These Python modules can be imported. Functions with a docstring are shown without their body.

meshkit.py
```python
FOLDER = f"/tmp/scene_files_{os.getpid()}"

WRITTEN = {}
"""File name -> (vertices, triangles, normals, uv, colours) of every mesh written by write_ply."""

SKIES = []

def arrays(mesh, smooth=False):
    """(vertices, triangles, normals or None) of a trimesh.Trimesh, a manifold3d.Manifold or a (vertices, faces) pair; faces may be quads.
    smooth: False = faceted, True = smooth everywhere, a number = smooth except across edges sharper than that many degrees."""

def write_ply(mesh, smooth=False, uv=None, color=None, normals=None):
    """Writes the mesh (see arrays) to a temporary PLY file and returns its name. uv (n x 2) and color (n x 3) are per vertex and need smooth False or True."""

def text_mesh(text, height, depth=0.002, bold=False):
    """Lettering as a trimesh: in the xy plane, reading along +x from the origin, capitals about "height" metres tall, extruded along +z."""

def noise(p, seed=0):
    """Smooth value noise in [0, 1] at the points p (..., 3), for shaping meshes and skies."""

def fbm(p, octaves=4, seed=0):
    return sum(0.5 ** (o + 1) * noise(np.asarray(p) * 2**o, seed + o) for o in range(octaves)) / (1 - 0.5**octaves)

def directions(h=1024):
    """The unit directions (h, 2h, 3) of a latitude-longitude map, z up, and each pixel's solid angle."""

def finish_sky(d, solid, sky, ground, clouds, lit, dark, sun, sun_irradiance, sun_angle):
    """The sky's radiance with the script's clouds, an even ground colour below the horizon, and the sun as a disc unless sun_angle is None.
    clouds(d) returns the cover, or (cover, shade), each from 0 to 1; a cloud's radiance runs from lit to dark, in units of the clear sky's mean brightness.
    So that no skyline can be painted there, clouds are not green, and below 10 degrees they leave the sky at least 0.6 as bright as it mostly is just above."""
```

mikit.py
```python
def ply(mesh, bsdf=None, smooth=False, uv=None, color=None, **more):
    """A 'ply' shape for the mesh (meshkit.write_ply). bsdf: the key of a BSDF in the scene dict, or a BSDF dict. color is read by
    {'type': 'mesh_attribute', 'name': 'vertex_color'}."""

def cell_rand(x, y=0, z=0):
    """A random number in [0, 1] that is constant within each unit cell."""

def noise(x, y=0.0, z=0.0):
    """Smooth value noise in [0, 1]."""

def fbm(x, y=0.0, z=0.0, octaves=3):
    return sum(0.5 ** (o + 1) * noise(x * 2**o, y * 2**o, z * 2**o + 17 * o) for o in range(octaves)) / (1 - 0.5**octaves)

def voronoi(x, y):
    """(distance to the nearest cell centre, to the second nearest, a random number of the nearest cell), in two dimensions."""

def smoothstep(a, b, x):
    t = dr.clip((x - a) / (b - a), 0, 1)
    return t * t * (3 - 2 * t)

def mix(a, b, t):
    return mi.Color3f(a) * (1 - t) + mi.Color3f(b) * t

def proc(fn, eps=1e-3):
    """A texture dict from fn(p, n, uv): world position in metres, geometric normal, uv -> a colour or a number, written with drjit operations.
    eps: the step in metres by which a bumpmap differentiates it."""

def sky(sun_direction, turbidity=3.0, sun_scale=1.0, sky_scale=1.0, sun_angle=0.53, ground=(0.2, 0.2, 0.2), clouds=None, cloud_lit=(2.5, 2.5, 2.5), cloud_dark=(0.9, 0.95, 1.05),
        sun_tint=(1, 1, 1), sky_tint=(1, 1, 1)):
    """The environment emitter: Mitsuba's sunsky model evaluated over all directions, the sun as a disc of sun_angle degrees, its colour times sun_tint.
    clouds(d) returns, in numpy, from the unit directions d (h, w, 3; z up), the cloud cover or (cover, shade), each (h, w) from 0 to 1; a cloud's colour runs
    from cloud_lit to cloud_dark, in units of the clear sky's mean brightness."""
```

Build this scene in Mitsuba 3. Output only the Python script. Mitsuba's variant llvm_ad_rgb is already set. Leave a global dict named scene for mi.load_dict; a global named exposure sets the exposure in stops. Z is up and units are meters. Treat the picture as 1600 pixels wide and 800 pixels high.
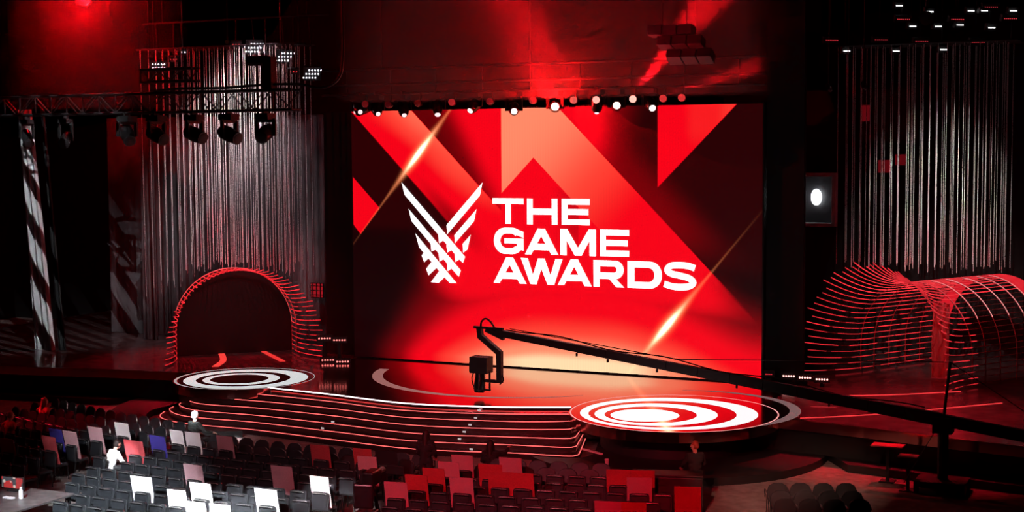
import math, random
import numpy as np, trimesh, mitsuba as mi, drjit as dr, mikit, meshkit
import manifold3d as m3
from shapely.geometry import Polygon, box as sbox, LineString, Point
from shapely.ops import unary_union
from shapely.geometry.polygon import orient
from shapely import affinity
from mikit import proc, noise, fbm, smoothstep, mix

T = mi.ScalarTransform4f
rng = random.Random(7)
scene, labels = {}, {}

# ---------------------------------------------------------------- camera
CAM, FWD, DOWN = np.array([29.859, -47.429, 7.979]), np.array([-0.43679943, 0.89651562, -0.07393248]), np.array([0.02608871, -0.06952785, -0.99723882])
scene['camera'] = {'type': 'perspective', 'fov': math.degrees(2 * math.atan(800 / 2292.4)), 'fov_axis': 'x', 'near_clip': 0.5, 'far_clip': 200.0,
                   'to_world': T().look_at(origin=CAM.tolist(), target=(CAM + FWD).tolist(), up=(-DOWN).tolist())}
exposure = 10.0
SC = 1 / 1024      # every light is scaled by this; the exposure brings it back

# ---------------------------------------------------------------- lights that stand on their own
def spot(key, origin, target, rgb, power, cutoff, beam=None, weight=1.0):
    scene[key] = {'type': 'spot', 'to_world': T().look_at(origin=list(origin), target=list(target), up=[0.01, 0.02, 1] if abs(target[0] - origin[0]) + abs(target[1] - origin[1]) > 1e-3 else [0, 1, 0]),
                  'intensity': {'type': 'rgb', 'value': [float(c * power * SC) for c in rgb]}, 'cutoff_angle': float(cutoff), 'beam_width': float(beam if beam else cutoff * 0.7), 'sampling_weight': float(weight)}
BEAM, RED, WHITE = (1.0, 0.004, 0.008), (1.0, 0.010, 0.032), (0.92, 0.97, 1.0)
# front of house: red wash over the right block, soft pink over the middle, hard white pool at the lower left, small white keys
spot('light_red_wash', (24, -44, 15), (15.5, -16.5, -0.8), RED, 1900, 11.5, 7, 1.6)
spot('light_pink_wash', (12, -46, 15), (9, -15.5, -0.8), (1.0, 0.26, 0.34), 540, 15, 12, 1.4)
spot('light_white_pool', (16, -42, 15), (9.0, -20.5, -0.6), WHITE, 22000, 3.7, 2.0, 1.8)
spot('light_white_soft', (13, -42, 15), (5.2, -20.2, -0.6), (.82, .95, 1.0), 9000, 5.4, 2.4, 1.6)
spot('light_white_aisle', (16, -42, 15), (10.3, -18.0, -0.3), WHITE, 9000, 1.7, 0.9, 0.8)
spot('light_carpet_left', (0, -36, 16), (-4.6, -7.9, -1.19), (1.0, .8, .75), 420, 2.4, 1.4, 0.3)
spot('light_white_left', (12, -40, 15), (2.2, -15.2, 0.0), WHITE, 2600, 5.0, 2.2, 1.0)
spot('light_key_seated', (9, -40, 15), (2.45, -12.8, 0.15), WHITE, 16000, 0.6, 0.4, 1.2)
spot('light_key_aisle', (9, -40, 15), (3.0, -16.7, -0.3), WHITE, 8000, 1.0, 0.6, 1.0)
# stage washes
spot('light_drape_left', (0.0, -14.0, 15.5), (-12.9, -3.0, 4.4), WHITE, 700, 13, 10.5, 0.8)
spot('light_rods_left', (-4.3, -2.6, 12.6), (-6.1, 0.6, 6.6), (1.0, 0.95, 0.97), 170, 32, 16, 1.2)
spot('light_rods_right', (21.6, -3.0, 13.4), (21.0, 4.0, 5.4), (1.0, 0.97, 0.92), 240, 17, 8, 1.0)
spot('light_scrim_left', (-3.5, -1.5, 13.5), (-6.2, 2.4, 6.8), (0.95, 0.66, 0.76), 62, 32, 14, 0.8)
spot('light_red_floor_left', (-6.5, -1.0, 8.0), (-5.0, -2.4, 0.0), RED, 480, 34, 20, 0.9)
spot('light_red_floor_right', (21.0, -3.5, 9.0), (21.0, -3.4, 0.0), RED, 620, 32, 20, 1.0)
spot('light_red_tunnel_right', (18.6, -6.0, 7.0), (20.8, 2.8, 1.5), RED, 130, 24, 14, 0.8)
spot('light_carpet_right', (22, -38, 16), (19.7, -9.6, -1.19), (1.0, .5, .37), 2000, 4.6, 2.4, 1.0)
spot('light_carpet_front', (8, -36, 16), (6.5, -11.0, -1.19), (1.0, .55, .52), 150, 13, 8, 0.7)
spot('light_red_tunnel_left', (2.0, -9.0, 8.0), (-3.4, -2.2, 1.6), RED, 120, 24, 14, 0.8)
# beams in the haze
spot('light_beam_up_left', (10.3, -1.42, 9.86), (7.6, -1.8, 13.0), BEAM, 700, 11, 5, 5)
spot('light_beam_up_right', (11.95, -1.42, 9.68), (14.5, -2.2, 12.2), BEAM, 2600, 9.0, 5.5, 8)
spot('light_array_fill', (12.0, -7.0, 8.6), (14.1, -3.1, 11.3), RED, 45, 16, 10, 0.4)  # added fill that reddens the speaker array, not a haze beam
spot('light_beam_right', (13.3, -1.45, 9.72), (22.0, -2.0, 12.0), BEAM, 1300, 6.5, 3.5, 6)
spot('light_beam_front', (8.9, -1.5, 9.7), (7.9, -2.6, 13.2), BEAM, 260, 32, 8, 3.5)
scene['light_glow_top_left'] = {'type': 'point', 'position': [-10.9, -2.2, 13.75], 'intensity': {'type': 'rgb', 'value': [85 * SC, 0.2 * SC, 0.4 * SC]}, 'sampling_weight': 1.2}
scene['light_glow_front'] = {'type': 'point', 'position': [9.05, -1.62, 9.7], 'intensity': {'type': 'rgb', 'value': [60 * SC, .3 * SC, .3 * SC]}, 'sampling_weight': 0.8}

# ---------------------------------------------------------------- materials
def rgb(*c): return {'type': 'rgb', 'value': list(c)}
def mat(name, base, rough=0.6, metallic=0.0, spec=0.5, **more):
    scene['m_' + name] = {'type': 'twosided', 'bsdf': {'type': 'principled', 'base_color': base if isinstance(base, dict) else rgb(*base), 'roughness': rough, 'metallic': metallic, 'specular': spec, **more}}
    return 'm_' + name
mat('black', (0.012, 0.011, 0.012), 0.55)
mat('black_gloss', (0.012, 0.011, 0.012), 0.25)
mat('dark_metal', (0.035, 0.033, 0.035), 0.4, 0.6)
mat('wall', proc(lambda p, n, uv: mix((0.004, 0.0035, 0.004), (0.009, 0.008, 0.009), fbm(p.x * .6, p.y * .6, p.z * .6))), 0.8)
mat('stage', (0.72, 0.34, 0.33), 0.1, metallic=1.0)
mat('stage_wing', proc(lambda p, n, uv: mix((0.020, 0.014, 0.015), (0.06, 0.045, 0.045), fbm(p.x * 3.0, p.y * 3.0, octaves=4))), 0.14)
mat('stage_side', (0.012, 0.011, 0.012), 0.6)
mat('carpet', proc(lambda p, n, uv: mix((0.11, 0.09, 0.085), (0.22, 0.19, 0.18), fbm(p.x * 6.0, p.y * 6.0, octaves=4))), 0.95, spec=0.1)
mat('step', (0.03, 0.012, 0.014), 0.3)
mat('rod', (0.82, 0.80, 0.80), 0.45)
mat('tunnel', (0.42, 0.06, 0.065), 0.35)
mat('scrim', proc(lambda p, n, uv: mix((0.03, 0.026, 0.03), (0.16, 0.14, 0.15), smoothstep(.35, .75, fbm(p.x * .55 + 3, p.z * .35, 4.0, octaves=4)))), 0.9)
mat('drape', (0.55, 0.55, 0.56), 0.9)
mat('rail', (0.42, 0.40, 0.40), 0.28, 0.9)  # metal of the bars added to chair tops for highlights
mat('chair', (0.015, 0.016, 0.019), 0.3, spec=0.5, clearcoat=1.0, clearcoat_gloss=0.85)
mat('chair_panel', (0.012, 0.013, 0.016), 0.45, spec=0.5)
mat('chair_frame', (0.03, 0.03, 0.032), 0.35, 0.5)
mat('board_white', (0.72, 0.70, 0.70), 0.75, spec=0.2)
mat('board_pink', proc(lambda p, n, uv: mix((0.50, 0.30, 0.33), (0.62, 0.40, 0.43), noise(p.x * 90, p.y * 90, p.z * 90))), 0.75, spec=0.2)  # white boards under red light, the pink tint put into their colour
mat('board_red', proc(lambda p, n, uv: mix((0.42, 0.05, 0.06), (0.62, 0.10, 0.11), noise(p.x * 90, p.y * 90, p.z * 90))), 0.75, spec=0.2)  # red light on white boards and one cloth panel, put into the colour
mat('board_blue', (0.06, 0.05, 0.34), 0.7, spec=0.2)
mat('board_black', (0.012, 0.010, 0.012), 0.7)
mat('board_edge', (0.75, 0.73, 0.73), 0.7)
mat('skin', (0.52, 0.32, 0.25), 0.55)
mat('cloth_black', (0.018, 0.018, 0.02), 0.9)
mat('cloth_green', (0.035, 0.045, 0.042), 0.9)
mat('cloth_white', (0.8, 0.8, 0.8), 0.85)
mat('cloth_red', (0.45, 0.05, 0.05), 0.85)
mat('hair_dark', (0.02, 0.012, 0.010), 0.6)
mat('hair_red', (0.30, 0.07, 0.04), 0.6)
mat('table', proc(lambda p, n, uv: mix((0.05, 0.048, 0.048), (0.11, 0.10, 0.10), fbm(p.x * 5, p.y * 5))), 0.45)
mat('plastic_white', (0.8, 0.8, 0.82), 0.4)
mat('case', (0.03, 0.025, 0.03), 0.5)
mat('speaker', (0.10, 0.09, 0.09), 0.5)
mat('case_red', (0.5, 0.12, 0.13), 0.5)
mat('lens_dark', (0.05, 0.02, 0.02), 0.1)

def light(rgb_, weight=0.02):
    return {'type': 'area', 'radiance': rgb(*[c * SC for c in rgb_]) if not isinstance(rgb_, dict) else rgb_, 'sampling_weight': float(weight)}

# ---------------------------------------------------------------- naming
used = {}
def numbered(name):
    n = used.get(name, 0); used[name] = n + 1
    return name if n == 0 else f'{name}_{n:03d}'
def thing(name, label, cat, group=None):
    k = numbered(name); labels[k] = {'label': label, 'category': cat}
    if group: labels[k]['group'] = group
    return k
def put(key, shape, to_world=None, emitter=None):
    d = dict(shape)
    if to_world is not None: d['to_world'] = to_world
    if emitter is not None: d['emitter'] = emitter
    scene[key] = d
    return key
def part(parent, name, mesh, m='m_black', smooth=False, tw=None, emit=None, label=None, kind=None, cast=None):
    k = numbered(parent + '__' + name)
    put(k, mesh if isinstance(mesh, dict) else mikit.ply(mesh, m, smooth), tw, emit)
    if label: labels.setdefault(k, {})['label'] = label
    if kind: labels.setdefault(k, {})['kind'] = kind
    return k
def one(name, label, cat, mesh, m='m_black', smooth=False, group=None, tw=None, emit=None, kind=None):
    k = thing(name, label, cat, group)
    put(k, mesh if isinstance(mesh, dict) else mikit.ply(mesh, m, smooth), tw, emit)
    if kind:
        labels[k]['kind'] = kind
    return k
def struct(name, mesh, m, label=None, emit=None, smooth=False):
    put(name, mikit.ply(mesh, m, smooth), None, emit)
    labels[name] = {'kind': 'structure', 'label': label or name.replace('_', ' ')}
    return name

# ---------------------------------------------------------------- mesh helpers
cat_ = trimesh.util.concatenate
def bx(x0, x1, y0, y1, z0, z1):
    m = trimesh.creation.box((x1 - x0, y1 - y0, z1 - z0)); m.apply_translation(((x0 + x1) / 2, (y0 + y1) / 2, (z0 + z1) / 2)); return m
def cbox(c, s):
    m = trimesh.creation.box(s); m.apply_translation(c); return m
def frame(t):
    t = np.asarray(t, float) / np.linalg.norm(t); a = np.array([0, 0, 1.0]) if abs(t[2]) < .9 else np.array([1.0, 0, 0])
    u = np.cross(a, t); u /= np.linalg.norm(u); return u, np.cross(t, u), t
def tube(pts, r, sides=6, cap=True):
    p = np.asarray(pts, float); n = len(p); r = np.broadcast_to(r, (n,))
    tg = np.gradient(p, axis=0) if n > 2 else np.tile(p[1] - p[0], (2, 1))
    u, v, _ = frame(tg[0]); rings = []; ang = np.arange(sides) * 2 * np.pi / sides
    for i in range(n):
        t = tg[i] / np.linalg.norm(tg[i]); u = u - t * (u @ t); u /= np.linalg.norm(u); v = np.cross(t, u)
        rings.append(p[i] + r[i] * (np.cos(ang)[:, None] * u + np.sin(ang)[:, None] * v))
    V = np.vstack(rings); F = []
    for i in range(n - 1):
        for j in range(sides):
            a, b = i * sides + j, i * sides + (j + 1) % sides
            F += [[a, b, b + sides], [a, b + sides, a + sides]]
    if cap:
        V = np.vstack([V, p[:1], p[-1:]]); c0 = n * sides
        for j in range(sides):
            F += [[c0, (j + 1) % sides, j], [c0 + 1, (n - 1) * sides + j, (n - 1) * sides + (j + 1) % sides]]
    return trimesh.Trimesh(V, F, process=False)
def bar(a, b, w, h=None):
    a, b = np.asarray(a, float), np.asarray(b, float); L = np.linalg.norm(b - a); u, v, t = frame(b - a)
    m = trimesh.creation.box((w, h or w, L)); M = np.eye(4); M[:3, 0], M[:3, 1], M[:3, 2], M[:3, 3] = u, v, t, (a + b) / 2; m.apply_transform(M); return m
def lathe(prof, n=16):
    return trimesh.creation.revolve(np.asarray(prof, float), sections=n)
def aim(mesh, pos, d):
    m = mesh.copy(); u, v, t = frame(d); M = np.eye(4); M[:3, 0], M[:3, 1], M[:3, 2], M[:3, 3] = u, v, t, pos; m.apply_transform(M); return m
def extr(poly, h, z0=0.0):
    gs = getattr(poly, 'geoms', [poly])
    m = cat_([trimesh.creation.extrude_polygon(g, h, engine='earcut') for g in gs if g.area > 1e-6]); m.apply_translation((0, 0, z0)); return m
def rbox(sx, sy, sz, r=0.03, n=8):
    o = m3.Manifold.batch_hull([m3.Manifold.sphere(r, n).translate([x * (sx / 2 - r), y * (sy / 2 - r), z * (sz / 2 - r)]) for x in (-1, 1) for y in (-1, 1) for z in (-1, 1)])
    q = o.to_mesh(); return trimesh.Trimesh(q.vert_properties[:, :3], q.tri_verts, process=False)
def man(q):
    q = q.to_mesh(); return trimesh.Trimesh(q.vert_properties[:, :3], q.tri_verts, process=False)
def spline(pts, n=40):
    p = np.asarray(pts, float); p = np.vstack([2 * p[0] - p[1], p, 2 * p[-1] - p[-2]]); out = []
    k = len(p) - 3; per = max(2, n // k)
    for i in range(k):
        a, b, c, d = p[i:i + 4]
        for t in np.linspace(0, 1, per, endpoint=False):
            out.append(0.5 * ((2 * b) + (c - a) * t + (2 * a - 5 * b + 4 * c - d) * t * t + (3 * b - a - 3 * c + d) * t ** 3))
    return np.vstack(out + [p[-2]])
def stand(m):   # polygon extruded in (x, z): stands it up in the plane facing -y
    m = m.copy(); m.apply_transform(np.array([[1, 0, 0, 0], [0, 0, -1, 0], [0, 1, 0, 0], [0, 0, 0, 1.0]])); return m

# ---------------------------------------------------------------- the setting
FLOOR = -1.19
struct('floor', bx(-30, 42, -26, 14, FLOOR - .2, FLOOR), 'm_carpet', 'grey-brown carpet of the auditorium floor')
struct('ceiling', bx(-30, 42, -26, 14, 19, 19.2), 'm_wall', 'black ceiling above the rigging')
struct('wall_back', bx(-30, 42, 13, 13.2, FLOOR, 19), 'm_wall', 'black back wall behind the stage')
struct('wall_left', bx(-30.2, -30, -26, 14, FLOOR, 19), 'm_wall', 'black side wall, left')
struct('wall_right', bx(42, 42.2, -26, 14, FLOOR, 19), 'm_wall', 'black side wall, right')
DL, DR, DRAD, DLR = (-0.76, -5.92), (15.1, -6.13), 3.15, 2.46
L = [[(1.16, -7.26), (2.58, -7.42), (4.06, -7.6), (5.43, -7.86), (6.73, -8.03), (7.82, -7.95), (8.84, -7.74), (10.29, -7.3), (11.95, -6.6)],
     [(0.86, -7.62), (2.56, -7.72), (4.26, -7.88), (5.6, -8.14), (6.88, -8.28), (8.46, -8.09), (10.38, -7.5), (12.0, -6.8)],
     [(0.3, -7.95), (2.2, -7.96), (4.4, -8.14), (6.2, -8.42), (7.56, -8.46), (10.5, -7.8), (11.9, -7.15), (12.12, -6.8)],
     [(-1.6, -7.9), (-1.38, -8.12), (-0.84, -8.33), (-0.1, -8.36), (1.4, -8.24), (4.5, -8.42), (7.6, -8.76), (10.67, -8.1), (12.1, -7.5), (12.25, -7.2), (12.19, -6.55)],
     [(-2.2, -7.6), (-2.02, -7.95), (-1.54, -8.34), (-0.86, -8.62), (0.02, -8.66), (1.7, -8.58), (4.85, -8.82), (7.9, -9.1), (10.8, -8.43), (12.2, -8.05), (12.52, -7.8), (12.45, -7.3), (12.03, -5.9)],
     [(-2.55, -7.6), (-2.36, -8.05), (-1.72, -8.6), (-0.89, -8.92), (0.2, -8.92), (1.9, -8.86), (5.1, -9.16), (8.0, -9.4), (10.9, -8.74), (12.45, -8.45), (12.75, -8.2), (12.68, -7.8), (12.05, -5.75)],
     [(-2.85, -7.7), (-2.52, -8.35), (-1.94, -8.85), (-0.87, -9.2), (0.57, -9.22), (2.1, -9.2), (5.3, -9.52), (8.2, -9.72), (11.0, -9.05), (12.65, -8.8), (12.97, -8.55), (12.85, -8.0), (12.13, -5.85)]]
C = [spline(q, 60) for q in L]
front = [(-20, -8.6), (-8.7, -6.72), (-6.5, -6.19), (-4.6, -5.87), (-2, -5.5)]
back = [(16.3, -5.5), (18.9, -5.87), (20.8, -6.19), (23.0, -6.72), (34, -8.6), (34, 12.9), (-20, 12.9)]
main = Polygon(front + [tuple(q) for q in C[0]] + back).buffer(0)
disc = lambda c, r, n=64: Point(c).buffer(r, n // 4)
stage = unary_union([main, disc(DL, DLR), disc(DR, DRAD)])
struct('stage_floor', extr(stage, 0.3, -0.3), 'm_stage', 'glossy black stage floor mirroring the video wall')
wing = lambda pts: Polygon(pts).difference(unary_union([disc(DL, DLR + .02), disc(DR, DRAD + .02), cr0((15.3, -5.3), 3.36)]))
cr0 = lambda c, r: Point(c).buffer(r, 24)
struct('stage_wing_left', extr(wing([(-19.9, -8.5), (-8.7, -6.66), (-6.5, -6.13), (-4.6, -5.81), (-2, -5.4), (.2, -1.6), (-.4, 12.8), (-19.9, 12.8)]), .004, 0), 'm_stage_wing', 'satin dark floor of the left stage wing')
struct('stage_wing_right', extr(wing([(33.9, -8.5), (23.0, -6.66), (20.8, -6.13), (18.9, -5.81), (17.2, -4.2), (17.2, 12.8), (33.9, 12.8)]), .004, 0), 'm_stage_wing', 'satin dark floor of the right stage wing')
under = unary_union([main.buffer(-.12), disc(DL, DLR - .2), disc(DR, DRAD - .95)])
struct('stage_base', extr(under, 0.66, -0.97), 'm_stage_side', 'black skirting under the stage')
low = unary_union([disc(DL, 4.55), disc(DR, 4.55), Polygon([(-20, -8.9), (-6.2, -6.8), (-5, -5), (-5, 9), (-20, 9)]), Polygon([(34, -8.9), (20.5, -6.8), (19.3, -5), (19.3, 9), (34, 9)])]).difference(Polygon([(-2.9, -5)] + [tuple(q) for q in C[6]] + [(12.2, -5)]).buffer(.45))
struct('stage_plinth', extr(low, 0.22, FLOOR), 'm_stage_side', 'low black plinth around the foot of the stage')
# stairs: every tread is a part, every light strip a part
st = thing('stage_stairs', 'wide curved black stairs edged with red light strips in front of the stage', 'stairs')
for k in range(1, 7):
    z = -.17 * k
    pl = Polygon([tuple(q) for q in C[k]] + [(11.6, -5.6), (-1.5, -5.6)]).buffer(0)
    pl = pl.difference(Polygon([tuple(q) for q in C[k - 1]] + [(11.6, -5.0), (-1.5, -5.0)]).buffer(-.5)) if k < 7 else pl
    part(st, 'tread', extr(pl, .168, z - .17), 'm_step')
def strip(curve, z, w=.028, h=.022, off=0.0):
    return tube(np.c_[curve[:, 0], curve[:, 1] - off, np.full(len(curve), z)], w / 2, 5)
for k in range(1, 7):
    part(st, 'light_strip', strip(C[k], -.17 * k + .004, .034), 'm_black', emit=light((1.25, .16, .15), .06))
part(st, 'edge_strip', strip(C[0], .006, .055), 'm_black', emit=light((1.5, 1.4, 1.4), .25), label='white light strip along the stage edge')
# small round marker lights on the stair risers
for x, y, z in [(4.75, -8.86, -.6), (4.55, -9.15, -.77), (9.9, -9.32, -.95), (9.35, -7.72, -.09), (9.4, -8.05, -.26), (9.35, -8.34, -.43), (9.3, -8.62, -.6), (9.28, -8.9, -.77)]:
    part(st, 'marker_light', cbox((x, y, z), (.1, .03, .05)), 'm_black', emit=light((.5, .42, .42), .01))

# ---------------------------------------------------------------- light rings in the floor
def ring_thing(name, label, dark, rings, z):
    t = thing(name, label, 'floor light')
    part(t, 'disc', extr(dark, .006, z), 'm_stage')
    for nm, poly, c, w in rings:
        part(t, nm, extr(poly, .004, z + .006), 'm_black', emit=light(c, w))
cr = lambda c, r: Point(c).buffer(r, 24)
RL = ring_thing('ring_light_floor', 'round floor light of white rings on a dark centre, left of the stairs', cr(DL, DLR - .01),
    [('ring', cr((-.67, -5.98), 2.14).difference(cr((-.74, -6.04), 1.62)), (.62, .66, .66), .15), ('ring', cr((-.79, -6.09), 1.32).difference(cr((-.85, -6.12), 1.0)), (.62, .66, .66), .1),
     ('outer_line', cr((-.77, -5.9), 2.42).difference(cr((-.73, -5.9), 2.36)), (.35, .33, .33), .05)], 0.0)
RR = ring_thing('ring_light_floor', 'large round floor light of white rings around a white disc, right of the stairs', cr(DR, DRAD - .02),
    [('centre', cr((14.48, -6.93), 1.02), (1.15, 1.1, 1.08), .25), ('ring', cr((14.72, -6.63), 1.83).difference(cr((14.6, -6.76), 1.37)), (1.15, 1.1, 1.08), .3),
     ('ring', cr((15.0, -6.3), 2.65).difference(cr((14.86, -6.47), 2.2)), (.95, .97, .98), .35), ('rim', cr(DR, DRAD - .03).difference(cr(DR, DRAD - .075)), (.9, .35, .33), .08)], 0.0)
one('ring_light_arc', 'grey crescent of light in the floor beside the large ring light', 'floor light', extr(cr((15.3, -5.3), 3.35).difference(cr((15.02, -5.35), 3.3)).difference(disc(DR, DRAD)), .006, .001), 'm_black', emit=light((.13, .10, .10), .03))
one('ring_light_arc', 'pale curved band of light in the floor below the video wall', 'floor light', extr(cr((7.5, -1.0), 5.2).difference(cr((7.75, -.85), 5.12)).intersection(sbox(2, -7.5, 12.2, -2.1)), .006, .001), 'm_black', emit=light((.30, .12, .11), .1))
def fstrip(pts, w, e, label):
    p = spline(pts, 16) if len(pts) > 2 else np.array(pts, float)
    one('floor_light_strip', label, 'floor light', extr(LineString(p).buffer(w / 2, cap_style=2), .02, .001), 'm_black', emit=light(e, .04))
fstrip([(-3.43, -4.1), (-4.0, -2.9), (-4.75, -1.9), (-5.7, -.8)], .24, (.9, .05, .04), 'curved red light strip on the floor inside the left rod tunnel')
fstrip([(-1.9, -2.0), (-5.4, 1.0)], .2, (.8, .035, .03), 'straight red light strip on the floor inside the left rod tunnel')
fstrip([(18.81, -5.55), (19.9, -4.74), (20.86, -3.88), (22.2, -2.4), (23.8, -.57)], .06, (.85, .04, .045), 'front one of the two long red floor strips by the right rod tunnel')
fstrip([(18.73, -1.38), (20.5, -.36), (22.3, 1.11)], .06, (.9, .04, .045), 'rear one of the two long red floor strips by the right rod tunnel')
fstrip([(18.6, -3.56), (19.35, -3.36)], .07, (.3, .012, .015), 'short dim red floor strip beside the large ring light')

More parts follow.
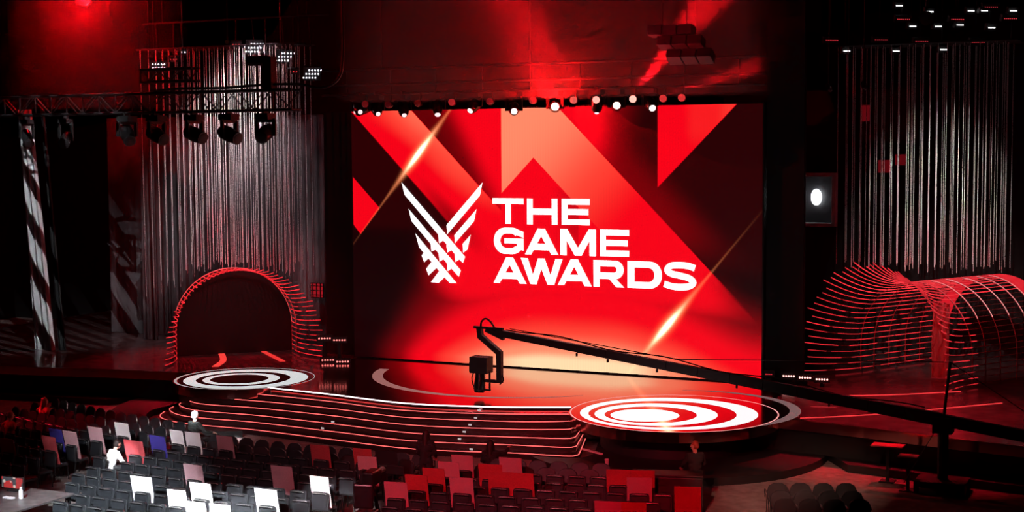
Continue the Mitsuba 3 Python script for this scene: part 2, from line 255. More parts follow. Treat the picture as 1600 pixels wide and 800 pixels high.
# ---------------------------------------------------------------- video wall
def screen_rgb(p, n, uv):
    x, z = p.x, p.z
    ss = smoothstep
    def ramp(t):   # dark, deep red, red, orange-red, peach, cream
        c = mix((.006, .0002, .0006), (.19, .0, .002), ss(0, .12, t))
        c = mix(c, (.93, .0008, .009), ss(.1, .27, t)); c = mix(c, (1.02, .062, .038), ss(.33, .56, t))
        c = mix(c, (1.05, .28, .15), ss(.5, .8, t)); return mix(c, (1.08, .74, .42), ss(.78, 1.02, t))
    hor = ss(.2, 8.3, x) * (1 - .68 * ss(10.2, 16.2, x))
    ver = dr.exp(-dr.maximum(z - .3, 0) * .72) * .93 + .07
    t = hor * ver * 1.05
    # the reddish body of the picture
    body = ss(-.15, .15, 17.95 - x - z) * ss(2.0, 4.8, x + .25 * (z - 3)) * (.24 + .05 * fbm(x * .4, z * .4))
    t = dr.maximum(t, body * ss(1.0, 3.0, z))
    # lower right dark corner
    t = t * (1 - .93 * ss(0.0, 2.2, (x + .75 * z) - 16.0) * ss(1.2, 3.5, z))
    # left of the emblem: dark
    left = (1 - ss(-1.0, 1.6, (x - .4) - .62 * z)) * ss(.3, 1.6, z + .0 * x)
    t = t * (1 - .95 * dr.minimum(left, 1))
    sel = lambda c, v: mi.Float(dr.select(c, mi.Float(v), mi.Float(0)))
    e = lambda d, w=.03: ss(-w, w, d)
    up = e(z - 5.9 + 0 * x, .05)
    # dark left field above
    dl = e(9.35 - x - z, .06) * ss(4.6, 5.2, z)
    dl = dr.maximum(dl, e(3.38 - x) * ss(4.4, 5.4, z) * e(9.35 - x - z + 2.2, .9))
    t = t * (1 - dl) + .02 * dl
    # diagonal band
    band = e(x + z - 9.37, .05) * e(12.0 - x - z) * ss(3.4, 5.6, z) * e(x - 3.38 + 9 * ss(5.7, 6.1, z))
    bt = .27 + .27 * ss(9.6, 12.0, x + z) * ss(4.4, 7.5, z) + .08 * ss(7.5, 9.2, z) - .12 * ss(2.0, 4.5, x) * (1 - ss(9.6, 10.8, x + z)) * (1 - ss(7.2, 8.5, z))
    t = t * (1 - band) + bt * band
    # shaded red between band and the upright edge
    mid = e(x + z - 12.0) * e(6.32 - x) * ss(4.5, 5.5, z)
    t = t * (1 - mid) + (.07 + .24 * ss(.1, 2.4, (x + z - 12.0) * .55 + (x - 3.6) * .45)) * mid
    inner = e(x - 6.32) * e(17.95 - x - z) * ss(3.6, 5.2, z)
    it = .29 - .1 * e(9.35 - x, .02) * ss(7.6, 9.3, x) * e(6.6 - z, .1) * ss(4.0, 4.6, z)
    t = t * (1 - inner) + it * inner
    salmon = e(x - 6.32) * e(17.95 - x - z) * dr.maximum(e(z - x), e(x + z - 15.2)) * ss(2.6, 4.4, z)
    st_ = .74 - .46 * ss(-2.0, 8.0, x - z + .0 * z)
    t = t * (1 - salmon) + st_ * salmon
    # right field
    rf = e(x + z - 17.95) * ss(3.0, 4.0, z)
    rt = .02 + .24 * (1 - ss(9.2, 12.1, x + .25 * (9.4 - z))) * ss(6.0, 8.8, z) + .08 * (1 - ss(.0, 2.2, x + z - 17.95)) * ss(3.6, 5.5, z)
    t = t * (1 - rf) + rt * rf
    tri = e(x - 12.3) * e(5.74 - (x - z))
    t = t * (1 - tri) + (.27 + .12 * ss(.3, 1.4, x - 12.3) * ss(6.8, 8.6, z) + .06 * e(x - 14.6, .3)) * tri
    lt = e(6.93 - x - z) * e(z - 4.73 - 1.16 * (x - .34)) * e(x - .03, .02) * e(z - 5.12 + 1.15 * x, .03)
    t = t * (1 - lt) + (.33 - .03 * x) * lt
    c = ramp(t)
    def streak(px, pz, dx, dz, l0, w, a):
        u = (x - px) * dx + (z - pz) * dz; v = (x - px) * dz - (z - pz) * dx
        f = dr.exp(-dr.square(u / l0)); ww = w * (.25 + f)
        g = dr.exp(-dr.square(v / ww)) * (dr.exp(-dr.square(u / (l0 * .62))) * .9 + .42 * dr.exp(-dr.square(u / (l0 * 1.9))))
        return mi.Color3f(1.0, .25, .09) * (g * a) + mi.Color3f(.7, .95, .6) * (dr.square(dr.square(g)) * a * .8)
    c = c + streak(2.9, 7.77, .646, .763, 1.5, .12, 1.3) + streak(12.65, 1.8, .64, .768, 1.5, .13, 1.3)
    return c * (SC * (1 + .035 * dr.sin(x * 62.0)))
W, H = 16.0, 9.37
wall = thing('video_wall', 'huge video wall glowing red with white lettering and winged emblem', 'video screen')
part(wall, 'cabinet', bx(-.05, 16.05, .06, .35, .0, H + .05), 'm_black')
scr = trimesh.Trimesh([[0, .05, .05], [W, .05, .05], [W, .05, H], [0, .05, H]], [[0, 1, 2], [0, 2, 3]], process=False)
UVQ = [[0, 0], [1, 0], [1, 1], [0, 1]]
part(wall, 'image_panel', mikit.ply(scr, 'm_black', uv=UVQ), emit=light(proc(screen_rgb), 4.0))
Wt = (1.35, 1.33, 1.30)
def rect(a, b, c, d): return sbox(a, b, c, d)
def rr(x0, z0, x1, z1, r, right_only=False):
    r = min(r, (x1 - x0) / 2 - 1e-3, (z1 - z0) / 2 - 1e-3); q = sbox(x0 + r, z0 + r, x1 - r, z1 - r).buffer(r, 10)
    return q.union(sbox(x0, z0, (x0 + x1) / 2, z1)) if right_only else q
def glyph(ch, w, h):
    P = lambda pts: Polygon([(x * w, z * h) for x, z in pts])
    s, b = .245 * h, .228 * h
    if ch == 'T': return unary_union([rect(0, h - b, w, h), rect(w / 2 - s / 2, 0, w / 2 + s / 2, h)])
    if ch == 'H': return unary_union([rect(0, 0, s, h), rect(w - s, 0, w, h), rect(0, .375 * h, w, .62 * h)])
    if ch == 'E': return unary_union([rect(0, 0, s, h), rect(0, 0, w, b), rect(0, h - b, w, h), rect(0, .385 * h, .95 * w, .615 * h)])
    if ch == 'A': return P([(0, 0), (.385, 1), (.6, 1), (1, 0), (.79, 0), (.72, .17), (.265, .17), (.19, 0)]).difference(P([(.37, .42), (.61, .42), (.49, .71)]))
    if ch == 'M': return P([(0, 0), (0, 1), (.2, 1), (.5, .3), (.8, 1), (1, 1), (1, 0), (.82, 0), (.82, .56), (.6, 0), (.41, 0), (.18, .56), (.18, 0)])
    if ch == 'W': return P([(0, 1), (.17, 1), (.295, .37), (.415, 1), (.575, 1), (.71, .37), (.83, 1), (1, 1), (.80, 0), (.64, 0), (.495, .6), (.38, 0), (.23, 0)])
    if ch == 'R': return unary_union([rect(0, 0, s, h), rr(0, .3 * h, .98 * w, h, .35 * h, True), P([(.3, .33), (.72, .33), (1, 0), (.74, 0), (.5, .32)])]).difference(rr(.225 * w, .55 * h, .75 * w, .77 * h, .11 * h, True))
    if ch == 'D': return rr(0, 0, w, h, .46 * h, True).difference(rr(.21 * w, .24 * h, .785 * w, .76 * h, .24 * h, True))
    if ch == 'G':
        q = rr(0, -.01 * h, w, 1.01 * h, .48 * h).difference(rr(.22 * w, .23 * h, .78 * w, .775 * h, .26 * h))
        q = q.difference(P([(.7, .3), (1.1, .3), (1.1, .63), (.74, .72)]))
        q = unary_union([q, P([(.35, .4), (1, .4), (1, .6), (.35, .6)]), P([(.77, .2), (1, .13), (1, .6), (.77, .6)]), P([(.78, .72), (1, .62), (1, .86), (.78, .95)])])
        return q
    if ch == 'S':
        c = spline([(.93, .79), (.72, .865), (.45, .885), (.22, .85), (.115, .71), (.22, .585), (.5, .515), (.76, .435), (.885, .29), (.76, .155), (.5, .115), (.25, .135), (.02, .21)], 60)
        return LineString([(x * w, z * h) for x, z in c]).buffer(.116 * h, cap_style=2)
for ch, x0, x1, z0, z1 in [('T', 5.96, 7.21, 5.22, 6.15), ('H', 7.34, 8.54, 5.22, 6.15), ('E', 8.7, 9.78, 5.22, 6.15), ('G', 6.01, 7.2, 4.14, 5.08), ('A', 7.25, 8.57, 4.14, 5.08), ('M', 8.64, 10.01, 4.14, 5.08),
                           ('E', 10.16, 11.26, 4.15, 5.09), ('A', 5.98, 7.31, 3.07, 4.01), ('W', 7.08, 8.73, 3.07, 4.01), ('A', 8.53, 9.85, 3.07, 4.01), ('R', 9.91, 11.08, 3.07, 4.01), ('D', 11.19, 12.46, 3.07, 4.01), ('S', 12.52, 13.74, 3.05, 4.03)]:
    g = affinity.translate(glyph(ch, x1 - x0, z1 - z0), x0, z0)
    m = stand(extr(g, .01)); m.apply_translation((0, .04, 0))
    part(wall, 'letter', m, 'm_black', emit=light(Wt, .12))
EM = [[(2.17, 6.7), (4.82, 3.99), (4.73, 3.75), (4.56, 3.9), (2.29, 6.24)], [(3.7, 4.78), (3.91, 4.56), (3.74, 4.45)], [(4.04, 4.41), (4.24, 4.21), (4.08, 4.12)], [(4.38, 4.09), (4.58, 3.88), (4.42, 3.78)],
      [(2.46, 5.71), (4.64, 3.48), (4.55, 3.24), (4.23, 3.55), (2.57, 5.27)], [(3.38, 4.44), (3.59, 4.21), (3.41, 4.15)], [(3.71, 4.08), (3.92, 3.87), (3.75, 3.78)], [(4.05, 3.73), (4.25, 3.53), (4.09, 3.43)],
      [(2.74, 4.8), (4.46, 3.0), (4.18, 2.99), (3.93, 3.22), (2.89, 4.29)], [(3.10, 4.11), (2.99, 3.99), (3.1, 3.73), (3.28, 3.88)], [(3.42, 3.77), (3.18, 3.49), (3.28, 3.25), (3.62, 3.54)], [(3.74, 3.44), (3.37, 3.0), (3.71, 2.99), (3.95, 3.2)],
      [(5.56, 6.71), (5.45, 6.23), (4.08, 4.79), (4.06, 5.14)], [(5.31, 5.74), (5.2, 5.29), (4.4, 4.47), (4.38, 4.77)], [(5.06, 4.8), (4.92, 4.25), (4.74, 4.13), (4.72, 4.46)]]
for g in unary_union([Polygon(q).buffer(0) for q in EM]).geoms:
    m = stand(extr(g, .01)); m.apply_translation((0, .04, 0)); part(wall, 'emblem_stroke', m, 'm_black', emit=light(Wt, .1))
# black masking flats either side of the wall, header above
one('masking_flat', 'tall black masking flat right of the video wall', 'flat', bx(16.1, 17.35, .2, .45, 0, 13), 'm_wall')
one('masking_flat', 'tall black masking flat left of the video wall', 'flat', bx(-1.55, -.1, .5, .75, 0, 9.35), 'm_wall')
hd = thing('header_rig', 'dark horizontal pipes and black header border above the video wall', 'rigging')
part(hd, 'border', bx(-.3, 16.3, 4.0, 4.1, 9.9, 14.0), 'm_wall')
for z in (9.95, 10.3, 10.86): part(hd, 'pipe', tube([(-.6, -1.0, z), (16.4, -1.0, z)], .045, 8), 'm_dark_metal')
for x in np.linspace(0.5, 15.5, 9): part(hd, 'dropper', tube([(x, -1.0, 9.95), (x, -1.0, 10.86)], .02, 5), 'm_dark_metal')
for x in (2.0, 8.0, 14.0): part(hd, 'hanging_cable', tube([(x, -1.0, 10.86), (x, -1.0, 18.99)], .015, 5), 'm_dark_metal')

# ---------------------------------------------------------------- moving head lamps
HEADS = {}
def moving_head(pos, d, glow, label, group, size=1.0, lens_r=.12, weight=.02, top=None):
    """pos: centre of the lens; d: direction of the beam; the yoke hangs from above."""
    t = thing('moving_head_lamp', label, 'stage light', group)
    d = np.asarray(d, float) / np.linalg.norm(d); pos = np.asarray(pos, float); s = size
    piv = pos - d * .3 * s
    part(t, 'head', aim(lathe([(0, -.32 * s), (.09 * s, -.32 * s), (.16 * s, -.22 * s), (.175 * s, 0), (.15 * s, .2 * s), (lens_r + .025, .295 * s), (lens_r + .022, .31 * s), (lens_r, .31 * s), (0, .309 * s)], 14), piv, d), 'm_black_gloss', 35)
    top = piv[2] + .42 * s if top is None else top
    u = np.array([-d[1], d[0], 0]); u = u / np.linalg.norm(u) if np.linalg.norm(u) > 1e-3 else np.array([1.0, 0, 0])
    part(t, 'yoke', cat_([bar(piv + u * .21 * s + [0, 0, -.06 * s], [*(piv[:2] + u[:2] * .21 * s), top], .05 * s, .09 * s), bar(piv - u * .21 * s + [0, 0, -.06 * s], [*(piv[:2] - u[:2] * .21 * s), top], .05 * s, .09 * s), bar([*(piv[:2] - u[:2] * .235 * s), top], [*(piv[:2] + u[:2] * .235 * s), top], .05 * s, .09 * s)]), 'm_black')
    part(t, 'base', cbox((piv[0], piv[1], top + .09 * s), (.36 * s, .34 * s, .14 * s)), 'm_black')
    part(t, 'clamp', cbox((piv[0], piv[1], top + .2 * s), (.07, .3, .12 * s)), 'm_dark_metal')
    lens = aim(lathe([(lens_r, 0), (lens_r * .97, .014), (lens_r * .6, .03), (0, .036)], 14), piv + d * .311 * s, d)
    part(t, 'lens', lens, 'm_lens_dark' if glow else 'm_black', True, emit=light(glow, weight) if glow else None)
    return t
lowrow = [((.92, 9.29), (-.8, -1, -.55), (1.0, .5, .5), .07), ((1.14, 9.31), (.8, -.8, -.3), (1.3, .85, .85), .10), ((1.91, 9.23), (.8, -.9, -.75), (1.3, .9, .9), .10), ((3.01, 9.17), (.7, -.9, -1.0), (1.3, .9, .9), .10), ((4.39, 9.17), (.6, -1, -1.4), (1.3, .9, .9), .12),
          ((5.71, 9.28), (-.15, -1, -.75), (1.8, 1.3, 1.2), .12), ((7.43, 9.23), (.5, -1, -.3), (1.8, 1.5, 1.5), .13), ((9.0, 9.36), (.45, -1, -.03), (14, 7, 6), .15), ((10.55, 9.13), (.1, -.3, -1), (1.0, .85, 1.1), .09), ((11.28, 9.36), (.42, -1, -.03), (10, 4, 3.2), .14), ((12.56, 9.25), (.7, -1, -.55), (2.2, 1.6, 1.5), .13)]
for i, ((x, z), d, g, r) in enumerate(lowrow):
    lab = {7: 'brightest lamp of the row above the video wall, glaring red-white', 9: 'second brightest lamp above the video wall, glaring red-white', 8: 'lamp above the video wall pointing straight down with a small pale lens'}.get(i, 'black lamp with a pale oval lens hanging along the top of the video wall')
    moving_head((x, -1.15, z), d, g, lab, None if i in (7, 8, 9) else 'pale-lensed lamps along the top of the video wall', 1.2, r * .9, .05 if i in (7, 9) else .01, top=9.72)
uprow = [(1.42, 9.59, (.10, .003, .004)), (2.4, 9.55, (.04, .001, .002)), (3.63, 9.58, (.06, .002, .002)), (5.02, 9.59, (.35, .012, .015)), (6.53, 9.59, (.16, .004, .006)), (8.2, 9.59, (.35, .012, .015)), (9.74, 9.57, (.6, .10, .08)), (10.57, 9.56, (1.3, .5, .42)), (11.9, 9.56, (1.5, .62, .5)), (12.97, 9.56, (.62, .03, .03)), (13.62, 9.57, (.62, .03, .03))]
for i, (x, z, g) in enumerate(uprow):
    t = thing('globe_lamp', 'small round red-lit globe lamp on the pipe above the video wall', 'stage light', 'round globe lamps above the video wall')
    gx = trimesh.creation.icosphere(2, .125); gx.apply_translation((x, -1.25, z)); part(t, 'globe', gx, 'm_lens_dark', True, emit=light(g, .01))
    part(t, 'collar', aim(lathe([(0, -.16), (.09, -.16), (.14, -.02), (.135, .02)], 14), (x, -1.2, z), (0, -1, 0)), 'm_black_gloss', 35)
    part(t, 'hanger', bar((x, -1.1, z), (x, -1.0, 9.97), .06), 'm_black')

# ---------------------------------------------------------------- trusses and dark moving heads at the left
def truss(name, label, x0, x1, y, z0, z1, depth, step):
    t = thing(name, label, 'truss')
    for yy in (y, y + depth):
        for z in (z0, z1): part(t, 'chord', tube([(x0, yy, z), (x1, yy, z)], .045, 8), 'm_dark_metal', True)
    n = int(round((x1 - x0) / step)); xs = np.linspace(x0, x1, n + 1)
    for i, x in enumerate(xs):
        part(t, 'upright', bar((x, y, z0), (x, y, z1), .04), 'm_dark_metal')
        part(t, 'cross_bar', bar((x, y, z0), (x, y + depth, z0), .035), 'm_dark_metal')
    for i in range(n):
        a, b = (z0, z1) if i % 2 else (z1, z0)
        part(t, 'diagonal', bar((xs[i], y, a), (xs[i + 1], y, b), .035), 'm_dark_metal')
        part(t, 'diagonal', bar((xs[i], y + depth, b), (xs[i + 1], y + depth, a), .035), 'm_dark_metal')
    for x in (x0 + .4, x1 - .4): part(t, 'hanging_cable', tube([(x, y, z1), (x, y, 18.99)], .015, 5), 'm_dark_metal')
    return t
truss('lighting_truss', 'long black lattice truss with dark lamps in front of the left hanging rods', -14.5, 1.45, -6, 9.3, 9.98, .6, .75)
truss('lighting_truss', 'short black lattice truss piece above the long truss', -4.97, -2.68, -6, 10.38, 10.82, .4, .46)
tw_ = thing('cable_tower', 'dark upright truss column wrapped in cable at the end of the long truss', 'truss')
part(tw_, 'column', bx(.25, .6, -5.95, -5.6, 9.99, 11.1), 'm_black'); part(tw_, 'drum', tube([(-.5, -5.7, 11.0), (.3, -5.7, 11.0)], .17, 12), 'm_black', 40)
part(tw_, 'cable', tube(spline([(-4.6, -5.75, 10.05), (-3.5, -5.8, 10.12), (-1.5, -5.8, 10.1), (0, -5.8, 10.16), (1.6, -5.8, 10.15), (2.5, -5.8, 10.0), (3.2, -5.8, 10.3), (3.4, -5.8, 11.1), (3.4, -5.8, 13)], 40), .05, 6), 'm_black')
for i, (x, z, d) in enumerate([(-5.61, 8.47, (.7, -.5, -.55)), (-4.22, 8.45, (.9, -.25, -.38)), (-2.53, 8.46, (.95, -.2, -.3)), (-1.05, 8.44, (.95, -.2, -.33)), (.32, 8.47, (.25, -.9, -.35)), (-10.41, 8.46, (.6, -.4, -.8)), (-8.51, 8.4, (.3, -.7, -.5))]):
    d = np.array(d) / np.linalg.norm(d)
    moving_head(np.array([x, -6.0, z]) + d * .32, d, None, ['large dark lamp, fifth from the right under the long truss', 'large dark lamp, fourth from the right under the long truss', 'large dark lamp, third from the right under the long truss', 'large dark lamp, second from the right under the long truss', 'dark lamp hanging at the right end of the long truss, facing the hall', 'dark lamp above the white drape at the far left', 'small dark lamp hanging between the white drape and the hanging rods'][i], None, 1.5 if i < 5 else 1.1, .2, top=8.95)

# ---------------------------------------------------------------- hanging rods, drapes
def hang(n, xs, ys, zb, zt, label, group):
    base = mikit.ply(tube([(0, 0, 0), (0, 0, 1)], .011, 5), 'm_rod', True)
    for i in range(n):
        x, y = xs(i), ys(i); b, t = zb(x, i), zt(x, i)
        one('hanging_rod', label, 'rod', base, group=group, tw=T().translate([x, y, b]).scale([1, 1, t - b]))
hang(82, lambda i: -9.9 + 7.3 * (i / 81) ** .85 + rng.uniform(-.05, .05), lambda i: (-.1, .6, 1.3)[i % 3], lambda x, i: (3.3 if x > -7.6 else 3.3 - .5 * (-7.6 - x)) + rng.uniform(-.25, .2), lambda x, i: 12.0,
     'thin pale rod hanging above the left rod tunnel', 'rods hanging at the left')
hang(66, lambda i: 17.75 + 5.6 * i / 65 + rng.uniform(-.06, .06), lambda i: (3.3, 4.0, 4.7)[i % 3], lambda x, i: 3.65 + (.1 * max(0, x - 22) if x > 22 else 0) + rng.uniform(-.12, .3), lambda x, i: 11.35,
     'thin pale rod hanging above the right rod tunnel', 'rods hanging at the right')
for lab, x0, x1, yy, z in (('left', -10.1, -2.4, (-.1, .6, 1.3), 12.02), ('right', 17.6, 23.6, (3.3, 4.0, 4.7), 11.37)):
    t = thing('rod_grid', 'dark pipe grid from which the ' + lab + ' rods hang', 'rigging')
    for y in yy: part(t, 'pipe', tube([(x0, y, z), (x1, y, z)], .035, 6), 'm_dark_metal')
    for x in (x0 + .3, x1 - .3):
        part(t, 'cross_pipe', tube([(x, yy[0], z + .03), (x, yy[2], z + .03)], .03, 6), 'm_dark_metal'); part(t, 'cable', tube([(x, yy[1], z), (x, yy[1], 18.99)], .015, 5), 'm_dark_metal')
for lab, x0, x1, y, z in (('left', -10.2, -1.2, .45, 13.1), ('right', 17.0, 23.9, 3.95, 13.3)):
    t = thing('lamp_pipe', 'dark pipe carrying the LED banks above the ' + lab + ' rods', 'rigging')
    part(t, 'pipe', tube([(x0, y, z), (x1, y, z)], .04, 6), 'm_dark_metal')
    for x in (x0 + 1, x1 - 1): part(t, 'cable', tube([(x, y, z), (x, y, 18.99)], .015, 5), 'm_dark_metal')
def cloth(x0, x1, y, z0, z1, amp, waves, n=60, seed=0, flare=0.0, lean=0.0):
    u = np.linspace(0, 1, n); v = np.linspace(0, 1, 14); V = []
    for b in v:
        for a in u:
            x = x0 + (x1 - x0) * a + flare * (a - .5) * (1 - b) - lean * (1 - b)
            V.append((x, y + amp * math.sin(a * waves * 2 * math.pi + .6 * b) + amp * .5 * math.sin(a * waves * 4.3 + seed + 2 * b), z0 + (z1 - z0) * b))
    V = np.array(V); F = []
    for j in range(13):
        for i in range(n - 1): q = j * n + i; F += [[q, q + 1, q + n + 1], [q, q + n + 1, q + n]]
    F = np.array(F); k = len(V); V2 = V + [0, .03, 0]
    E_ = [(i, i + 1) for i in range(n - 1)] + [(13 * n + i + 1, 13 * n + i) for i in range(n - 1)] + [((j + 1) * n, j * n) for j in range(13)] + [(j * n + n - 1, (j + 1) * n + n - 1) for j in range(13)]
    S = [f for a, b in E_ for f in ([a, a + k, b + k], [a, b + k, b])]
    return trimesh.Trimesh(np.vstack([V, V2]), np.vstack([F, F[:, ::-1] + k, S]), process=False)
one('scrim', 'wide grey gauze backdrop behind the left hanging rods', 'curtain', cloth(-14.0, -1.4, 2.4, .02, 9.35, .05, 9, 120), 'm_scrim', True)
one('drape', 'tall narrow white drape at the far left, striped by shadow', 'curtain', cloth(-13.6, -12.9, -3.2, .02, 9.6, .07, 3, 40, 1, .35, -.7), 'm_drape', True)
one('drape', 'thin dark drape edge hanging beside the white drape', 'curtain', cloth(-12.6, -12.4, -3.0, .02, 9.6, .04, 2, 16, 2, .2, -.7), 'm_wall', True)
gb = thing('added_gobo_frame', 'unseen slatted frame added to stripe the white drape with shadow', 'added shadow frame')  # added out of view; its slats cast the bands on the drape
g0, gd = np.array([0.0, -14.0, 15.5]), np.array([-12.9, 11.0, -11.1]); gd = gd / np.linalg.norm(gd); gu = np.array([.649, .761, 0]); gv = np.cross(gu, gd); gc = g0 + gd * 1.2
for k in range(-8, 9): part(gb, 'slat', bar(gc + gv * (k * .09) - gu * .22 + gv * .5, gc + gv * (k * .09) + gu * .22 - gv * .5, .014, .01), 'm_black')
for k in (-1, 1): part(gb, 'rail', bar(gc + gu * .31 * k - gv * .5, gc + gu * .31 * k + gv * .5, .03), 'm_black')
part(gb, 'hanger', tube([gc + gu * .31, (*(gc + gu * .31)[:2], 18.99)], .015, 5), 'm_black')
one('drape', 'slim pale drape strip left of the hanging rods', 'curtain', cloth(-10.95, -10.35, 1.0, .02, 9.0, .05, 2, 24, 3, .2), 'm_scrim', True)

# ---------------------------------------------------------------- rod tunnels
def tunnel(name, label, c, u, hw, hn, hgt_m, hgt_n, flare, length, n, emit_r, hoops, end_band):
    t = thing(name, label, 'stage sculpture')
    u = np.array([u[0], u[1], 0.0]); u /= np.linalg.norm(u); w = np.array([-u[1], u[0], 0.0]); c = np.array([c[0], c[1], 0.0])
    def sec(s, q):   # s from the mouth inward, q in [-1, 1] round the arch
        f = max(0.0, 1 - s / flare) ** 2 if s < flare else 0.0
        r = hn + (hw - hn) * f; leg = (hgt_n - hn) + ((hgt_m - hw) - (hgt_n - hn)) * f
        Lh = leg + r * math.pi / 2; d = abs(q) * Lh
        if d <= r * math.pi / 2: a = d / r; x, z = r * math.sin(a), leg + r * math.cos(a)
        else: x, z = r, leg - (d - r * math.pi / 2)
        return c - u * s + w * x * (1 if q >= 0 else -1) + np.array([0, 0, max(z, .03)])
    k = random.Random(3)
    for i in range(n):
        q = -1 + 2 * (i + .5) / n; s0 = k.uniform(0, .35); ss_ = np.linspace(s0, length, 12)
        g = emit_r * k.uniform(.5, 1.3) * (.6 + .4 * (1 - abs(q)))
        part(t, 'rod', tube([sec(s, q) for s in ss_], .013, 5), 'm_tunnel', True)
        segs, a = [], s0
        end_ = 2.7 if end_band and q > .3 else length      # no added glow on the near flank of the long tunnel
        while a < end_ - .1:
            b = min(end_, a + (k.uniform(.5, 1.5) if abs(q) > .35 else length))
            segs.append(tube([sec(s, q) for s in np.linspace(a, b, max(3, int((b - a) / .3)))], .02, 5)); a = b + (k.uniform(.08, .5) if abs(q) > .5 else k.uniform(.03, .2))
        part(t, 'rod_added_glow', cat_(segs), 'm_tunnel', True, emit=light((g, g * .035, g * .05), 0.004), kind='stuff')  # dashes glow in place of red lamp light falling on the rods
    for s, e in hoops:  # hoops are plain ribs; the light on them is added as glowing arcs
        part(t, 'hoop', tube([sec(s, q) for q in np.linspace(-1, 1, 40)], .018, 5), 'm_tunnel', True)
        if end_band: part(t, 'hoop_added_glow', tube([sec(s, q) + np.array([0, 0, .025]) - u * 0 for q in np.linspace(.02, .52, 20)], .017, 5), 'm_tunnel', True, emit=light(e, .004))
        else: part(t, 'hoop_added_glow', tube([sec(s, q) + np.array([0, 0, .02]) for q in np.linspace(-.62, .75, 36)], .02, 5), 'm_tunnel', True, emit=light(e, .004))
    if not end_band:
        e_ = Polygon([(x_, z_) for x_, z_ in [(-hn, .0)] + [(hn * math.sin(a_), (hgt_n - hn) + hn * math.cos(a_)) for a_ in np.linspace(-math.pi / 2, math.pi / 2, 24)] + [(hn, .0)]])
        m_ = stand(extr(e_, .03)); ang_ = math.atan2(w[1], w[0]); m_.apply_transform(trimesh.transformations.rotation_matrix(ang_, (0, 0, 1))); m_.apply_translation(c - u * (length + .1)); part(t, 'added_end_sheet', m_, 'm_black', label='black sheet added to keep the far end dark')  # dark sheet added so the tunnel opening stays black
    if end_band:
        V = []; Q = np.linspace(-1, 1, 40)
        for s in (length, length + .9):
            for q in Q: V.append(sec(s, q))
        a = np.array(V); b = a + np.tile((a - np.array([*(c - u * (length + .4))[:2], 1.2])) * .01, 1)
        F = [f for i in range(39) for f in ([i, i + 1, i + 41], [i, i + 41, i + 40])]
        part(t, 'end_band', trimesh.Trimesh(np.vstack([a, b]), np.vstack([np.array(F)[:, ::-1], np.array(F) + 80]), process=False), 'm_tunnel', True, emit=light((.62, .01, .02), .05), label='broad red band closing the far end, its red light added as glow')  # the band is no lamp; its red light is added as emission
tunnel('rod_tunnel', 'arched tunnel of red-lit rods seen through its dark opening, left of the video wall', (-2.75, -3.05), (.72, -.695), 3.05, 2.3, 3.6, 3.35, 2.4, 3.0, 52, .8, [(2.2, (.35, .02, .02)), (3.0, (.5, .07, .07))], False)
tunnel('rod_tunnel', 'flaring tunnel of red-lit rods seen from the side, right of the video wall', (19.3, 1.1), (-.473, -.881), 3.1, 2.35, 4.15, 3.3, 2.6, 6.3, 46, .8, [(2.4, (.3, .03, .04)), (3.1, (.5, .18, .18)), (3.9, (.5, .25, .25)), (4.8, (.5, .25, .25)), (5.6, (.45, .2, .2)), (6.3, (.5, .2, .2))], True)
one('added_red_panel', 'narrow cloth panel added inside the right rod tunnel, red light in its colour', 'curtain', cloth(20.95, 21.5, 3.6, .02, 2.6, .05, 2, 24, 5), 'm_board_red', True)  # panel added for a patch of red light, red put into its colour

# ---------------------------------------------------------------- LED washes
def wash(pos, rows, cols, e, label, group, tilt=.35, sx=.115, name='led_wash_light', dot=.034, face=(.55, -.75, -.35), housing=(.75, .5)):
    t = thing(name, label, 'stage light', group)
    u, v, d = frame(face); pos = np.array(pos, float)
    if v[2] > 0: u, v = -u, -v     # v points down the face
    if u @ np.array([1, 0, 0]) < 0: u = -u
    hb = trimesh.creation.box((cols * sx + .1, rows * .16 + .08, .16)); M = np.eye(4); M[:3, 0], M[:3, 1], M[:3, 2], M[:3, 3] = u, v, d, pos - d * .1; hb.apply_transform(M)
    part(t, 'housing', hb, 'm_black')
    ms = []
    for j in range(rows):
        for i in range(cols):
            s = trimesh.creation.icosphere(1, dot); s.apply_translation(pos + u * ((i - (cols - 1) / 2) * sx - (j - (rows - 1) / 2) * (.11 if rows == 3 else 0)) + v * ((j - (rows - 1) / 2) * .15)); ms.append(s)
    part(t, 'lens_array', cat_(ms), 'm_lens_dark', True, emit=light(e, .01), kind='stuff')
    q = pos - d * .16
    if pos[2] > 5: part(t, 'bracket', bar(q, (q[0], .45 if pos[0] < 5 else 3.95, 13.1 if pos[0] < 5 else 13.3), .03), 'm_black')
    else: part(t, 'foot', bx(q[0] - .06, q[0] + .06, q[1] - .06, q[1] + .06, .0, pos[2] - .03), 'm_black')
    return t
for i, p in enumerate([(-4.7, .5, 11.95), (-3.28, .5, 11.55), (-2.02, .5, 10.85)]):
    wash(p, 3, 5, (3.2, 3.3, 3.6), 'bank of three rows of white LEDs glaring above the left hanging rods', 'white three-row LED banks')
wash((-9.48, .5, 11.38), 2, 5, (3.2, 3.3, 3.6), 'bank of two rows of white LEDs at the left end above the hanging rods', None)
wash((-8.2, .5, 11.9), 1, 2, (1.2, 1.3, 1.5), 'pair of small pale LEDs above the short truss', None)
for x, z in [(-8.55, 11.62), (-5.45, 12.1), (-4.05, 11.6), (-2.75, 10.95)]:
    wash((x, .3, z), 1, 3, (.8, .03, .04), 'short row of red LEDs beside a white LED bank', 'red LED rows at the left', name='led_bar', dot=.026)
